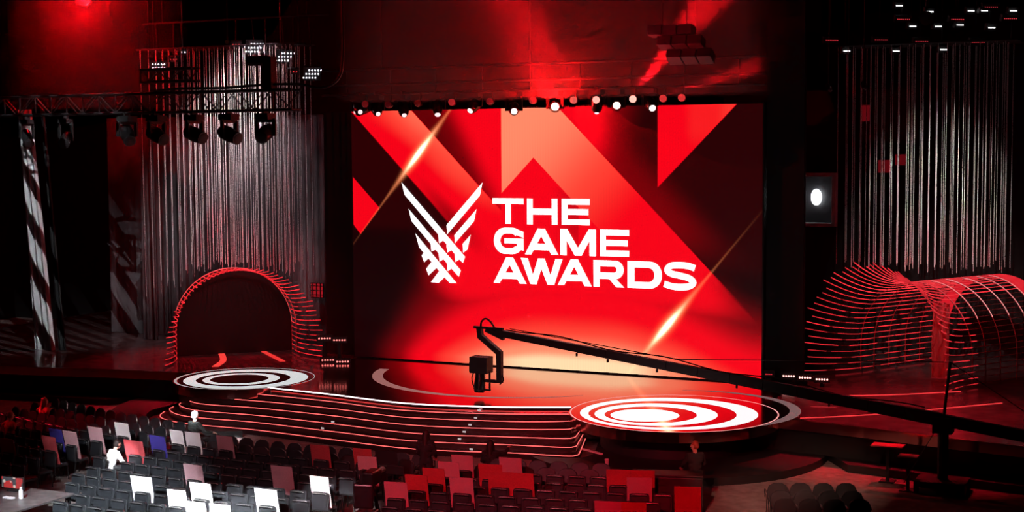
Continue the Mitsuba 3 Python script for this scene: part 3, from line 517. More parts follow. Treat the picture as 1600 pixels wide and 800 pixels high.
for x, z in [(17.88, 11.23), (19.57, 11.17), (21.15, 11.16), (20.12, 11.98), (20.97, 11.94), (21.68, 11.96), (22.7, 11.83), (22.03, 12.41), (23.38, 12.35), (22.46, 12.4), (19.66, 12.7), (20.69, 12.45)]:
    wash((x, 3.8, z), 1, 5, (2.2, 2.2, 2.2), 'small white LED bar glowing above the right hanging rods', 'white LED bars at the upper right', sx=.05, name='led_bar', dot=.024)
for x, z in [(17.36, 11.61), (19.06, 11.56), (19.81, 12.23), (20.43, 11.45), (21.6, 12.15), (22.27, 11.36), (22.67, 12.51), (23.29, 12.1)]:
    wash((x, 3.8, z), 1, 7, (.9, .05, .07), 'thin red LED bar glowing above the right hanging rods', 'red LED bars at the upper right', sx=.07, name='led_bar', dot=.016)
# floor standing LED strips beside the wall
for (x, y, z), lab in zip([(-.28, -1.6, .85), (.38, -1.6, .82), (-.15, -1.6, .04), (.5, -1.6, .02)], ['upper left', 'upper right', 'lower left', 'lower right']):
    wash((x, y, z + .06), 1, 5, (1.6, .35, .32), f'{lab} strip of five pinkish red LEDs beside the foot of the video wall', None, sx=.1, name='led_strip_light', dot=.036, face=(.5, -.85, 0.02))
for i, (x, z) in enumerate([(16.9, .22), (17.45, .2), (18.02, .18)]):
    wash((x, .15, z + .09), 1, 5, (2.4, 1.0, .9), ['left', 'middle', 'right'][i] + ' one of three pale red LED strips at the foot of the right rod tunnel', None, sx=.085, name='led_strip_light', dot=.034, face=(.2, -1, 0.05))
wash((16.0 + .35, -.3, .4), 1, 4, (.5, .02, .03), 'dim red LED strip beside the right foot of the video wall', None, sx=.06, name='led_strip_light', dot=.024, face=(.2, -1, .05))

# ---------------------------------------------------------------- single lamps and painted light patches in the dark
def lamp(name, pos, d, r, e, label, group=None, w=.02):
    t = thing(name, label, 'stage light', group); d = np.array(d, float) / np.linalg.norm(d); pos = np.array(pos, float)
    part(t, 'housing', aim(lathe([(0, -.4), (r * .8, -.4), (r * 1.15, -.2), (r * 1.15, .01), (r, .01)], 14), pos, d), 'm_black_gloss', 35)
    part(t, 'lens', aim(lathe([(0, .03), (r * .7, .02), (r, 0)], 14), pos, d), 'm_lens_dark', True, emit=light(e, w))
    part(t, 'hanger', tube([pos - d * .2, (*(pos - d * .2)[:2], 18.99)], .02, 5), 'm_black')
CD = (CAM - np.array([5, 0, 11])); CD = CD / np.linalg.norm(CD)
lamp('flood_lamp', (-11.11, -2.0, 14.0), CD, .28, (6, .02, .05), 'red flood lamp glowing at the upper left corner of the room')
lamp('pinspot_lamp', (-5.96, .4, 12.22), CD, .075, (9, 6.0, 1.2), 'small yellow pinspot lamp glaring above the left hanging rods')
for x, z in [(16.48, 9.85), (17.75, 9.82), (18.93, 9.86)]: lamp('blue_lamp', (x, 2, z), CD + [0, 0, -.5], .075, (.03, .30, .65), 'small blue lamp in the dark right of the video wall', 'three small blue lamps')
lamp('cyan_lamp', (16.31, 2, 11.65), (.3, -1, -.4), .09, (.45, .85, .75), 'pale cyan lamp high up right of the video wall')
lamp('red_ring_lamp', (20.6, 3.6, 12.2), (.2, -1, -.2), .22, (.12, .004, .006), 'round dim red lamp among the LED bars at the upper right')
for x, y, z, s, lab in [(17.18, 9.44, 9.19, .34, 'square painted patch of red light high on the dark wall right of the video wall'), (18.05, 9.44, 7.15, .27, 'left one of two painted red light patches behind the right hanging rods'), (18.66, 9.44, 7.40, .23, 'right one of two painted red light patches behind the right hanging rods'), (-2.0, 1.9, 8.95, .26, 'painted patch of pinkish red light at the upper right of the gauze backdrop'), (-2.9, 1.9, 2.3, .3, 'painted patch of red light with a grid beside the left rod tunnel')]:
    t = thing('painted_light_patch', lab, 'painted light patch'); part(t, 'back', bx(x - s, x + s, y, y + .06, z - s, z + s), 'm_black')
    part(t, 'glowing_face', bx(x - s * .9, x + s * .9, y - .02, y, z - s * .9, z + s * .9), 'm_black', emit=light((.09, .002, .004) if y > 5 or z > 5 else (.3, .006, .012), .02))  # lamp spots on the wall, painted in as glowing faces
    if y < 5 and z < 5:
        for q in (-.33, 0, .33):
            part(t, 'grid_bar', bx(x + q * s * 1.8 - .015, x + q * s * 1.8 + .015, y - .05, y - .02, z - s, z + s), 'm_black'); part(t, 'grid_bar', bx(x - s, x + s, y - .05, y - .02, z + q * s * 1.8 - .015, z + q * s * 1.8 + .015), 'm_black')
# lit booth window in the dark wall at the right
bw = thing('booth_window', 'small dark booth window with an oval white lamp shining inside, right of the video wall', 'window')
for n_, b_ in (('top_frame', bx(16.0, 17.25, 4.95, 5.3, 6.85, 6.98)), ('sill', bx(16.0, 17.25, 4.9, 5.3, 5.05, 5.17)), ('side_frame', bx(17.12, 17.25, 4.95, 5.3, 5.17, 6.85)), ('side_frame', bx(16.0, 16.06, 4.95, 5.3, 5.17, 6.85))):
    part(bw, n_, b_, 'm_drape')
part(bw, 'back_panel', bx(16.0, 17.25, 5.3, 5.36, 5.05, 6.98), 'm_case')
ov = trimesh.creation.icosphere(3, 1.0); ov.apply_scale((.2, .08, .3)); ov.apply_translation((16.52, 5.12, 6.1)); part(bw, 'oval_lamp', ov, 'm_plastic_white', True, emit=light((5, 5.5, 5.5), .4))
one('masking_flat', 'tall black wall panel holding the small booth window', 'flat', bx(15.6, 18.0, 5.37, 5.5, 0, 12), 'm_wall')
one('masking_flat', 'tall black wall panel behind the right hanging rods', 'flat', bx(17.0, 26.5, 9.5, 9.7, 0, 13), 'm_wall')
# flown loudspeaker array
la = thing('speaker_array', 'hanging loudspeaker cluster of flat cabinets caught in a red beam above the video wall', 'loudspeaker')
for j in range(3):
    for i in range(3):
        c_ = np.array([13.4 + i * .5 + j * .36, -3 - j * .12, 11.62 - j * .34 - (.04 * j * j)]); b = rbox(.47, .5, .31, .02, 6); b.apply_transform(trimesh.transformations.rotation_matrix(-.12 - .18 * j, (1, 0, 0))); b.apply_translation(c_)
        part(la, 'cabinet', b, 'm_speaker')
for i in (0, 1): part(la, 'cable', tube([(13.6 + i * .8, -3, 11.8), (13.6 + i * .8, -3, 18.99)], .015, 5), 'm_dark_metal')

# ---------------------------------------------------------------- camera crane
hp, pv = np.array([9.05, -6.0, 2.12]), np.array([23.3, -8.05, .72])
j = thing('camera_crane', 'long black camera crane reaching across the stage in front of the video wall', 'camera crane')
ax = (pv - hp) / np.linalg.norm(pv - hp)
def along(s): return pv - ax * s
Lh = np.linalg.norm(pv - hp)
n = 14
for i in range(n):
    a, b = Lh * i / n, Lh * (i + 1) / n; wd = .34 - .14 * (i + .5) / n
    part(j, 'arm_section', bar(along(a) , along(b - .02), .16, wd), 'm_black')
part(j, 'rear_arm', bar(pv, pv + ax * 3.6, .18, .3), 'm_black')
part(j, 'counterweight', cbox(pv + ax * 3.5, (.6, .5, .5)), 'm_black')
nose = hp
part(j, 'nose_plate', bar(nose + np.array([-.75, 0, .13]), nose + np.array([.3, -.02, .11]), .1, .07), 'm_black')
part(j, 'nose_hinge', bar(nose + np.array([-.3, 0, .08]), nose + np.array([.35, -.04, -.16]), .14, .16), 'm_black')
part(j, 'cable_loop', tube(spline([nose + q for q in ([-.5, 0, .12], [-.48, 0, .3], [-.33, 0, .42], [-.15, 0, .32], [0, 0, .12])], 16), .03, 6), 'm_black')
part(j, 'drop_arm', cat_([bar(nose + np.array([-.55, 0, .12]), nose + np.array([-.5, 0, -.22]), .16), bar(nose + np.array([-.52, 0, -.15]), nose + np.array([.16, 0, -.66]), .17), bar(nose + np.array([.16, 0, -.6]), nose + np.array([.16, 0, -1.62]), .17), bar(nose + np.array([.22, 0, -1.58]), nose + np.array([-.35, 0, -1.58]), .09)]), 'm_black')
hc = nose + np.array([-.5, 0, -1.05])
part(j, 'camera_box', cat_([cbox(hc + [0, 0, -.02], (.62, .45, .52)), cbox(hc + [-.3, 0, -.1], (.12, .3, .3))]), 'm_black')
part(j, 'camera_lens', aim(lathe([(0, -.1), (.15, -.1), (.17, .2), (.19, .5), (.15, .62), (0, .6)], 16), hc + [-.03, 0, -.3], (0, -.15, -1)), 'm_black_gloss', 35)
part(j, 'camera_cradle', cat_([bar(hc + [.3, 0, -.2], hc + [.3, 0, -.85], .05), bar(hc + [.05, 0, -.83], hc + [.33, 0, -.83], .05), tube(spline([hc + q for q in ([-.28, 0, -.3], [-.34, 0, -.5], [-.27, 0, -.75], [-.15, 0, -.85])], 12), .02, 5), tube(spline([hc + q for q in ([.62, 0, -.15], [.76, 0, -.35], [.78, 0, -.5], [.66, 0, -.62])], 12), .02, 5)]), 'm_black')
mast = pv + np.array([.15, 0, 1.55])
part(j, 'mast', tube([pv, mast], .04, 6), 'm_black')
part(j, 'stay_cable', tube([mast, along(Lh * .55) + [0, 0, .25], along(Lh * .96) + [0, 0, .2]], .012, 4), 'm_black'); part(j, 'stay_cable', tube([mast, pv + ax * 3.4], .012, 4), 'm_black')
part(j, 'top_cable', tube([along(s) + np.array([0, 0, .2 + .06 * math.sin(s * 1.7)]) for s in np.linspace(.5, Lh * .97, 30)], .018, 5), 'm_black')
for s in (3.2, 6.0, 8.6, 10.3, 11.4): part(j, 'under_peg', cbox(along(s) + [0, 0, -.2], (.05, .05, .1)), 'm_black')
part(j, 'pivot_head', cbox(pv + [0, 0, -.12], (.5, .45, .42)), 'm_black')
part(j, 'pedestal', tube([pv + [0, 0, -.3], (pv[0], pv[1], FLOOR + .35)], .14, 10), 'm_black')
part(j, 'dolly', cbox((pv[0], pv[1] - .05, FLOOR + .26), (1.3, 1.0, .16)), 'm_black')
for sx in (-1, 1):
    for sy in (-1, 1): part(j, 'wheel', tube([(pv[0] + sx * .6 - .05, pv[1] + sy * .42, FLOOR + .15), (pv[0] + sx * .6 + .05, pv[1] + sy * .42, FLOOR + .15)], .15, 12), 'm_black')
part(j, 'guy_rope', tube([pv + [-.1, 0, -.1], (22.6, -9.6, FLOOR + .5)], .014, 4), 'm_dark_metal')

# ---------------------------------------------------------------- seats
CX, CY = 6.5, 22.0
ROWS = [34.5, 35.4, 36.2, 37.0, 37.85, 38.65, 39.45, 40.3, 41.1, 41.9, 42.7, 43.5]
def bp(poly, depth, bevel=.012):   # cushion: upright rounded polygon with a chamfered edge, facing -y
    cs = lambda q: m3.CrossSection([np.array(orient(q).exterior.coords)[:-1]])
    return man(m3.Manifold.batch_hull([cs(poly).extrude(depth - 2 * bevel).translate([0, 0, bevel]), cs(poly.buffer(-bevel)).extrude(depth)]))
def upright(m, y, z, tilt):
    m = stand(m); m.apply_transform(trimesh.transformations.rotation_matrix(-tilt, (1, 0, 0))); m.apply_translation((0, y, z)); return m
bk = sbox(-.235, 0, .235, .44).buffer(-.06).buffer(.06, 3)
PA = {'backrest': mikit.ply(upright(bp(bk, .05), -.17, .43, .14), 'm_chair'), 'back_panel': mikit.ply(upright(bp(affinity.scale(bk, .78, .74), .014, .006), -.222, .425, .14), 'm_chair_panel'),
      'seat': mikit.ply(trimesh.Trimesh(*(lambda q: (q.vertices + [0, .03, .44], q.faces))(rbox(.47, .46, .08, .025, 6)), process=False), 'm_chair')}
def tilted(y, z): c_, s_ = math.cos(.14), math.sin(.14); return (-.17 + y * c_ - z * s_, .43 + z * c_ + y * s_)
PA['highlight_rail'] = mikit.ply(tube([(x, *tilted(-.025, .437 - (.012 if abs(x) > .16 else 0))) for x in (-.19, -.16, 0, .16, .19)], .011, 6), 'm_rail', True)  # bar added along the chair top to catch a highlight
rk = Polygon([(-.25, 0), (.25, 0), (.27, .2), (.22, .36), (.1, .43), (-.1, .43), (-.22, .36), (-.27, .2)]).buffer(-.04).buffer(.04, 3)
PB = {'backrest': mikit.ply(upright(bp(rk, .055), -.17, .43, .2), 'm_chair'), 'seat': PA['seat']}
LEG = [mikit.ply(tube(q, .014, 5), 'm_chair_frame') for q in ([(-.22, .22, .41), (-.23, .25, 0)], [(.22, .22, .41), (.23, .25, 0)], [(-.22, -.17, .46), (-.23, -.27, 0)], [(.22, -.17, .46), (.23, -.27, 0)])]
ARM = mikit.ply(cat_([tube(spline([(s * .27, -.2, .62), (s * .28, 0, .66), (s * .28, .18, .62), (s * .27, .2, .43)], 9), .014, 4) for s in (-1, 1)]), 'm_chair_frame')
def seat_tf(R, th, dth=0.0):
    a = math.radians(th); return T().translate([CX + R * math.sin(a), CY - R * math.cos(a), FLOOR]).rotate([0, 0, 1], th + dth)
HF = 2292.4
RIGHTV = np.array([0.89918054, 0.43752215, -0.00698079])
def in_view(R, th, z=-.3, mx=12, my=14):
    a = math.radians(th); v = np.array([CX + R * math.sin(a), CY - R * math.cos(a), z]) - CAM; d = v @ FWD
    return -mx < 800 + HF * (v @ RIGHTV) / d < 1600 + mx and 400 + HF * (v @ DOWN) / d < 800 + my
def chair(R, th, kind, label, group):
    t = thing('audience_chair' if kind == 'A' else 'tub_chair', label, 'chair', group); tw = seat_tf(R - .28, th, rng.uniform(-2, 2))
    for nm, d in (PA if kind == 'A' else PB).items(): part(t, nm, d, tw=tw)
    for d in LEG: part(t, 'leg', d, tw=tw)
    if kind == 'B': part(t, 'armrests', ARM, tw=tw)
# placards: row radius, arc position, width, height, board material, label
SG = [(40.3, -9.56, .6, 'red', 'red-lit placard on the leftmost visible chair of the left block'), (39.45, -8.5, .6, 'red', 'bright red-lit placard left of the dark blue one in the left block'), (38.65, -9.6, .55, 'blue', 'dark blue placard in the left block'), (38.65, -8.65, .6, 'pink', 'pink-lit placard right beside the dark blue one in the left block'),
      (37.85, -8.5, .58, 'pink', 'salmon-lit placard behind the person in white, in the left block'), (37.0, -8.29, .6, 'white', 'bright white placard at the front of the left block'), (38.65, -4.85, .75, 'red', 'wide dark red-lit placard beside the person in white'), (37.85, -4.7, .6, 'blue', 'blue placard at the left end of the middle block'),
      (37.0, -4.85, .5, 'white', 'left one of two pale placards below the white-haired man'), (37.0, -3.93, .52, 'white', 'right one of two pale placards below the white-haired man'), (37.0, -2.13, .56, 'pink', 'dusky pink-lit placard right of the two pale placards'), (40.3, .23, .6, 'pink', 'pink-lit placard above the white ones in the middle block'),
      (41.9, -.22, .62, 'white', 'brownish white placard standing alone in the dark grey chairs'), (42.7, 2.06, .5, 'white', 'narrow white placard at the left of the floodlit group'), (41.9, 2.2, .6, 'white', 'floodlit white placard directly below the pink-lit one'), (43.5, 3.55, .56, 'white', 'left one of two floodlit placards at the bottom edge'),
      (43.5, 4.4, .56, 'white', 'right one of two floodlit placards at the bottom edge'), (41.9, 4.7, .62, 'white', 'large floodlit white placard at the right of the white group'), (39.6, 3.35, .62, 'pink', 'pink-lit placard above the large floodlit one'), (40.3, 5.45, .52, 'white', 'white placard at the right end of the middle block'),
      (37.0, 2.72, .6, 'red', 'red-lit placard near the foot of the stairs, middle block'), (37.0, 4.7, .55, 'red', 'red-lit placard half hidden behind a greyish pink-lit one'), (37.85, 5.55, .55, 'pink', 'greyish pink-lit placard in front of a red-lit one beside the black board'), (37.0, 5.75, .6, 'black', 'black placard at the aisle end of the middle block'),
      (40.3, 8.29, .58, 'pink', 'purplish pink-lit placard at the front left corner of the right block'), (39.45, 8.58, .58, 'red', 'red-lit placard second along the left edge of the right block'), (38.65, 8.8, .58, 'red', 'red-lit placard third along the left edge of the right block'), (37.85, 8.96, .56, 'pink', 'pink-lit placard with a white lower half in front of the standing woman'),
      (37.0, 9.08, .58, 'pink', 'greyish pink-lit placard between the standing woman and the seated one'), (37.85, 10.64, .62, 'red', 'red-lit placard with a white edge below the seated woman'), (37.0, 11.1, .6, 'pink', 'light pink-lit placard right of the seated woman'), (39.45, 10.26, .6, 'pink', 'dark magenta-lit placard in the middle of the right block'),
      (38.65, 11.33, .6, 'red', 'left one of two joined red-lit placards'), (38.65, 12.17, .6, 'red', 'right one of two joined red-lit placards'), (37.85, 15.55, .6, 'red', 'left one of two red-lit placards in front of the dark crate'), (37.85, 16.45, .58, 'red', 'right one of two red-lit placards in front of the dark crate'),
      (38.65, 16.41, .6, 'pink', 'speckled dark red-lit placard in front of the two at the dark crate'), (41.1, 15.72, .6, 'pink', 'greyish red-lit placard at the bottom edge of the right block'), (41.1, 16.5, .6, 'red', 'bright red-lit placard at the bottom edge of the right block'), (39.45, 18.16, .62, 'red', 'red-lit placard on the rightmost chair of the right block')]
PITCH = .57
def fill(R, s0, s1, anchors):
    an = sorted(a for a in anchors if s0 - .3 <= a <= s1 + .3)
    if not an: an = [s1 if s0 < -4.5 else s0 + .28]
    out = list(an)
    for a, b in zip(an, an[1:]):
        k = int(round((b - a) / PITCH)); out += [a + (b - a) * i / k for i in range(1, k)]
    a = an[0] - PITCH
    while a >= s0: out.append(a); a -= PITCH
    a = an[-1] + PITCH
    while a <= s1: out.append(a); a += PITCH
    return out
CH = []
for R in ROWS:
    an = [math.radians(t_) * R for r_, t_, *_ in SG if abs(r_ - R) < .2]
    front_ = R < 36.5
    for s0, s1, nm in ((-12.2, -5.3, 'left'), (-3.3, 3.9, 'middle'), (5.75, 9.3 if front_ else 12.0, 'right')):
        if R < 35 and nm != 'left': continue
        if R < 36 and nm == 'left' and False: continue
        for s in fill(R, s0, s1, an):
            th = math.degrees(s / R)
            if in_view(R, th): CH.append((R, th, 'B' if front_ else 'A', nm))
for R, n_ in ((37.2, 4), (38.0, 4), (38.85, 4)):
    for i in range(n_): CH.append((R, 21.5 + i * .86, 'B', 'far'))
ALLC = 0
NOGO = [(17.45, -13.15, 1.05), (3.1, -21.2, 1.75), (11.0, -14.0, .5), (17.9, -12.35, .5), (11.4, -17.5, .8), (10.75, -14.95, .5)]
def free(R, th):
    a = math.radians(th); x, y = CX + (R - .25) * math.sin(a), CY - (R - .25) * math.cos(a)
    return all(math.hypot(x - p, y - q) > r for p, q, r in NOGO)
CH = [c for c in CH if free(c[0], c[1])]
ORD = ['first', 'second', 'third', 'fourth', 'fifth', 'sixth', 'seventh', 'eighth', 'ninth', 'tenth', 'eleventh', 'twelfth', 'thirteenth', 'fourteenth', 'fifteenth', 'sixteenth', 'seventeenth', 'eighteenth', 'nineteenth', 'twentieth', 'twenty-first', 'twenty-second', 'twenty-third', 'twenty-fourth']
block = {}
for c in CH: block.setdefault((c[3], c[2]), {}).setdefault(c[0], []).append(c)
for (nm, kd), rows_ in block.items():
    for ri, R in enumerate(sorted(rows_)):
        for si, c in enumerate(sorted(rows_[R], key=lambda c: c[1])):
            where = {'left': 'left block', 'middle': 'middle block', 'right': 'right block', 'far': 'lower right corner block'}[nm]
            chair(R, c[1], kd, f"{'square' if kd == 'A' else 'round'}-backed black chair, {ORD[si]} from left in {ORD[ri]} {'square' if kd == 'A' else 'round'}-backed row, {where}", f"{'square' if kd == 'A' else 'round'}-backed chairs, {where}")
def boardmesh(w, h, key):
    b = trimesh.creation.box((w, .018, h)); b.apply_translation((0, 0, h / 2)); b.apply_transform(trimesh.transformations.rotation_matrix(.2, (1, 0, 0))); b.apply_translation((0, -.055, .482)); return mikit.ply(b, key)
for R, th, w_, c_, lab in SG:
    k = one('seat_placard', lab, 'placard', boardmesh(w_, .8, 'm_board_' + c_), tw=seat_tf(R - .28, th, rng.uniform(-4, 4)), group=None)

# ---------------------------------------------------------------- people
def hullchain(js):
    out = []
    for (a, ra), (b, rb) in js:
        out.append(m3.Manifold.batch_hull([m3.Manifold.sphere(ra, 12).translate(list(map(float, a))), m3.Manifold.sphere(rb, 12).translate(list(map(float, b)))]))
    return m3.Manifold.batch_boolean(out, m3.OpType.Add)
def smoothed(q, l=.035, it=8):
    m = man(q.refine_to_length(l)); m = trimesh.Trimesh(m.vertices, m.faces, process=True); trimesh.smoothing.filter_taubin(m, iterations=it); return m
def hand(wrist, d, up, s=1.0):
    d = np.array(d, float) / np.linalg.norm(d); up = np.array(up, float); up -= d * (up @ d); up /= np.linalg.norm(up); sd = np.cross(d, up); w = np.array(wrist, float)
    js = [((w, .026), (w + d * .05, .03))]
    for k_, (o, l) in enumerate([(-.03, .06), (-.011, .075), (.009, .072), (.028, .06)]):
        a = w + d * .085 + sd * o; js += [((w + d * .045 + sd * o * .8, .016), (a, .013)), ((a, .010), (a + d * l * .55 - up * .012, .009)), ((a + d * l * .55 - up * .012, .009), (a + d * l * .85 - up * .035, .008))]
    js += [((w + d * .03 - sd * .025, .014), (w + d * .07 - sd * .06, .011)), ((w + d * .07 - sd * .06, .011), (w + d * .1 - sd * .06 - up * .01, .009))]
    return js
def person(label, pos, yaw, sit=False, top='m_cloth_black', legs='m_cloth_black', hair='m_hair_dark', hairstyle='short', lean=0.0, arms=((.25, .05, .95), (-.25, .05, .95)), elbows=None, head_turn=0.0, scale=1.0, skin='m_skin'):
    """Local frame: x right, y forward, z up, feet at z = 0."""
    t = thing('person', label, 'person')
    hipz = .50 if sit else .92; cl, sl = math.cos(lean), math.sin(lean)
    B = lambda x, y, z: np.array([x, y * cl + (z) * sl, hipz + z * cl - y * sl])
    hip = B(0, 0, 0); chest = B(0, 0, .36); neck = B(0, .0, .53); shl, shr = B(-.18, 0, .47), B(.18, 0, .47)
    hc_ = B(0, .03, .70)
    ht = np.array([math.sin(head_turn) * -1, math.cos(head_turn), 0])
    sd = np.array([ht[1], -ht[0], 0])
    hd_ = [((B(0, 0, .50), .058), (B(0, .02, .62), .056)), ((hc_ + ht * .0 + [0, 0, .03], .088), (hc_ + ht * .03 + [0, 0, -.01], .078)), ((hc_ + ht * .03 + [0, 0, -.01], .07), (hc_ + ht * .045 + [0, 0, -.075], .05)), ((hc_ + ht * .1 + [0, 0, .0], .012), (hc_ + ht * .122 + [0, 0, -.03], .016)), ((hc_ + ht * .085 + [0, 0, -.062], .018), (hc_ + ht * .09 + [0, 0, -.07], .018)), ((hc_ + ht * .09 + sd * .03 + [0, 0, .03], .013), (hc_ + ht * .09 - sd * .03 + [0, 0, .03], .013))]
    for s in (-1, 1): hd_.append(((hc_ + sd * .085 * s + [0, 0, .015], .02), (hc_ + sd * .088 * s + [0, 0, -.03], .015)))
    hr, hl = np.array(arms[0]), np.array(arms[1])
    er = np.array(elbows[0]) if elbows else (shr + hr) / 2 + np.array([.07, -.08, -.06]); el = np.array(elbows[1]) if elbows else (shl + hl) / 2 + np.array([-.07, -.08, -.06])
    arm_ = [((shr, .058), (er, .042)), ((er, .042), (hr, .03)), ((shl, .058), (el, .042)), ((el, .042), (hl, .03))]
    if sit: lg = [((hip + [.09 * s, 0, 0], .09), (np.array([.11 * s, .42, .50]), .062)) for s in (-1, 1)] + [((np.array([.11 * s, .42, .50]), .062), (np.array([.11 * s, .40, .1]), .042)) for s in (-1, 1)]; ft = [np.array([.11 * s, .40, .05]) for s in (-1, 1)]
    else: lg = [((hip + [.09 * s, 0, -.02], .095), (np.array([.10 * s, .02, .5]), .062)) for s in (-1, 1)] + [((np.array([.10 * s, .02, .5]), .062), (np.array([.11 * s, -.02, .1]), .042)) for s in (-1, 1)]; ft = [np.array([.11 * s, -.02, .05]) for s in (-1, 1)]
    tor = [((B(-.07, 0, 0), .11), (B(.07, 0, 0), .11)), ((B(-.06, 0, .18), .105), (B(.06, 0, .18), .105)), ((B(-.1, 0, .36), .115), (B(.1, 0, .36), .115)), ((B(-.13, 0, .46), .065), (B(.13, 0, .46), .065)), ((B(-.03, 0, .02), .12), (B(0, 0, .38), .12))]
    feet = [((f + [0, -.05, -.01], .04), (f + [0, .16, -.018], .032)) for f in ft]
    hands = hand(hr, hr - er, (0, .2, 1)) + hand(hl, hl - el, (0, .2, 1))
    tw = T().translate(list(map(float, pos))).rotate([0, 0, 1], yaw).scale(scale)
    body = hullchain(hd_ + arm_ + lg + tor + hands)
    part(t, 'body', smoothed(body, .03, 4), skin, True, tw=tw)
    inf = lambda js, a: [((p_, r_ + a), (q_, s_ + a)) for (p_, r_), (q_, s_) in js]
    part(t, 'jacket', smoothed(hullchain(inf(tor, .016) + inf([arm_[0], arm_[2]], .014) + [((er, .055), (er + (hr - er) * .86, .042)), ((el, .055), (el + (hl - el) * .86, .042))])), top, True, tw=tw)
    part(t, 'trousers', smoothed(hullchain(inf(lg, .013) + inf(tor[:1], .006))), legs, True, tw=tw)
    part(t, 'shoes', smoothed(hullchain(feet), .03, 4), 'm_black', True, tw=tw)
    if hairstyle != 'bald':
        hj = [((hc_ + [0, 0, .045] - ht * .012, .098), (hc_ - ht * .03 + [0, 0, .0], .092))]
        if hairstyle == 'long': hj += [((hc_ - ht * .03 + [0, 0, .0], .095), (hc_ - ht * .085 + [0, 0, -.32], .075)), ((hc_ + sd * .07 - ht * .01, .04), (hc_ + sd * .1 - ht * .03 + [0, 0, -.28], .035)), ((hc_ - sd * .07 - ht * .01, .04), (hc_ - sd * .1 - ht * .03 + [0, 0, -.28], .035))]
        part(t, 'hair', smoothed(hullchain(hj), .03, 4), hair, True, tw=tw)
    return t
def at(R, th): a = math.radians(th); return (CX + R * math.sin(a), CY - R * math.cos(a), FLOOR)
person('seated man in a dark green jacket, his white hair lit glaring bright', at(35.0, -6.7), -12, True, 'm_cloth_green', hair='m_cloth_white', scale=1.06, arms=((.42, .3, .72), (-.2, .35, .62)), skin='m_skin')
chair(35.4, -6.75, 'B', 'round-backed black chair under the white-haired man', None)
person('dark-haired woman in black standing in the aisle before the stairs', (11.0, -14.0, FLOOR), 8, False, hairstyle='long', arms=((.2, .2, .98), (-.2, .22, .98)))
person('seated woman with long dark hair holding up a phone', at(35.16, 9.4), 14, True, hairstyle='long', arms=((.42, .38, 1.05), (-.18, .35, .62)))
person('man at the dark crate with his face turned left, rimmed in red light', (17.9, -12.35, FLOOR), 35, False, 'm_cloth_black', 'm_cloth_black', 'm_hair_red', arms=((.25, .35, 1.0), (-.25, .35, 1.0)), head_turn=.8, scale=.97)
person('red-lit person with long hair at the front of the left block', at(35.9, -16.75), -16, True, 'm_cloth_red', hair='m_hair_red', hairstyle='long', scale=1.0)
person('red-lit person at the left edge of the picture', at(37.9, -14.5), -14, True, 'm_cloth_red', hair='m_hair_red', scale=1.0)
person('person in a glaring white shirt bending forward beside the wide dark red-lit placard', at(38.9, -5.75), -20, True, 'm_cloth_white', lean=.35, arms=((.3, .5, .55), (-.35, .45, .6)), scale=.98)
chair(39.3, -5.85, 'A', 'black padded chair under the person in white', None)
spot('light_red_rim', (-14, -16, 7), (-3.4, -13.2, -.2), RED, 700, 8, 4, 1.0)

# ---------------------------------------------------------------- things among the seats
tb = thing('work_table', 'grey work table at the lower left corner', 'table')
M_ = np.array([3.2, -21.0]); ur = np.array([math.cos(math.radians(-2)), math.sin(math.radians(-2))])
part(tb, 'tabletop', bx(1.6, 4.55, -22.3, -20.15, -.49, -.45), 'm_table')
for x, y in ((1.7, -22.2), (4.45, -22.2), (1.7, -20.25), (4.45, -20.25)): part(tb, 'leg', bx(x - .03, x + .03, y - .03, y + .03, FLOOR, -.49), 'm_dark_metal')
lp = thing('monitor', 'small monitor with a colourful red picture on the grey table', 'screen')
part(lp, 'casing', bx(2.55, 3.3, -20.58, -20.54, -.41, -.09), 'm_black'); part(lp, 'foot', bx(2.8, 3.1, -20.65, -20.45, -.45, -.41), 'm_black')
part(lp, 'picture', mikit.ply(trimesh.Trimesh([[2.58, -20.585, -.38], [3.27, -20.585, -.38], [3.27, -20.585, -.11], [2.58, -20.585, -.11]], [[0, 1, 2], [0, 2, 3]], process=False), 'm_black', uv=UVQ), emit=light(proc(lambda p, n, uv: SC * mix(mix((.45, .03, .03), (.06, .06, .07), smoothstep(.4, .55, noise(p.x * 7, p.z * 7))), (.6, .5, .45), smoothstep(.6, .75, noise(p.x * 9 + 4, p.z * 9)))), .02))
bt = thing('bottle', 'white plastic bottle standing on the grey table', 'bottle')
part(bt, 'body', lathe([(0, 0), (.05, 0), (.055, .02), (.055, .19), (.025, .24), (0, .24)], 14), 'm_plastic_white', 35, tw=T().translate([3.72, -21.1, -.45])); part(bt, 'cap', lathe([(0, .24), (.025, .24), (.025, .28), (0, .28)], 10), 'm_plastic_white', tw=T().translate([3.72, -21.1, -.45]))
one('pen_tray', 'white tray lying beside the bottle on the grey table', 'tray', cbox((3.42, -21.2, -.435), (.3, .12, .03)), 'm_plastic_white')
cr_ = thing('equipment_crate', 'long dark crate in front of the man at the right block', 'crate')
part(cr_, 'box', rbox(1.75, .6, .95, .02, 6), 'm_case', tw=T().translate([17.45, -13.15, FLOOR + .48]).rotate([0, 0, 1], 17)); part(cr_, 'lid', rbox(1.79, .64, .06, .02, 6), 'm_black', tw=T().translate([17.45, -13.15, FLOOR + .985]).rotate([0, 0, 1], 17))
vc = thing('video_camera', 'black video camera on a tripod in the aisle at the bottom', 'camera')
part(vc, 'body', rbox(.3, .6, .34, .04, 8), 'm_black_gloss', tw=T().translate([11.35, -17.3, .0]).rotate([0, 0, 1], 10)); part(vc, 'lens', tube([(11.3, -17.0, .02), (11.22, -16.6, .02)], .1, 12), 'm_black_gloss'); part(vc, 'viewfinder', cbox((11.15, -17.4, .13), (.12, .2, .1)), 'm_black')
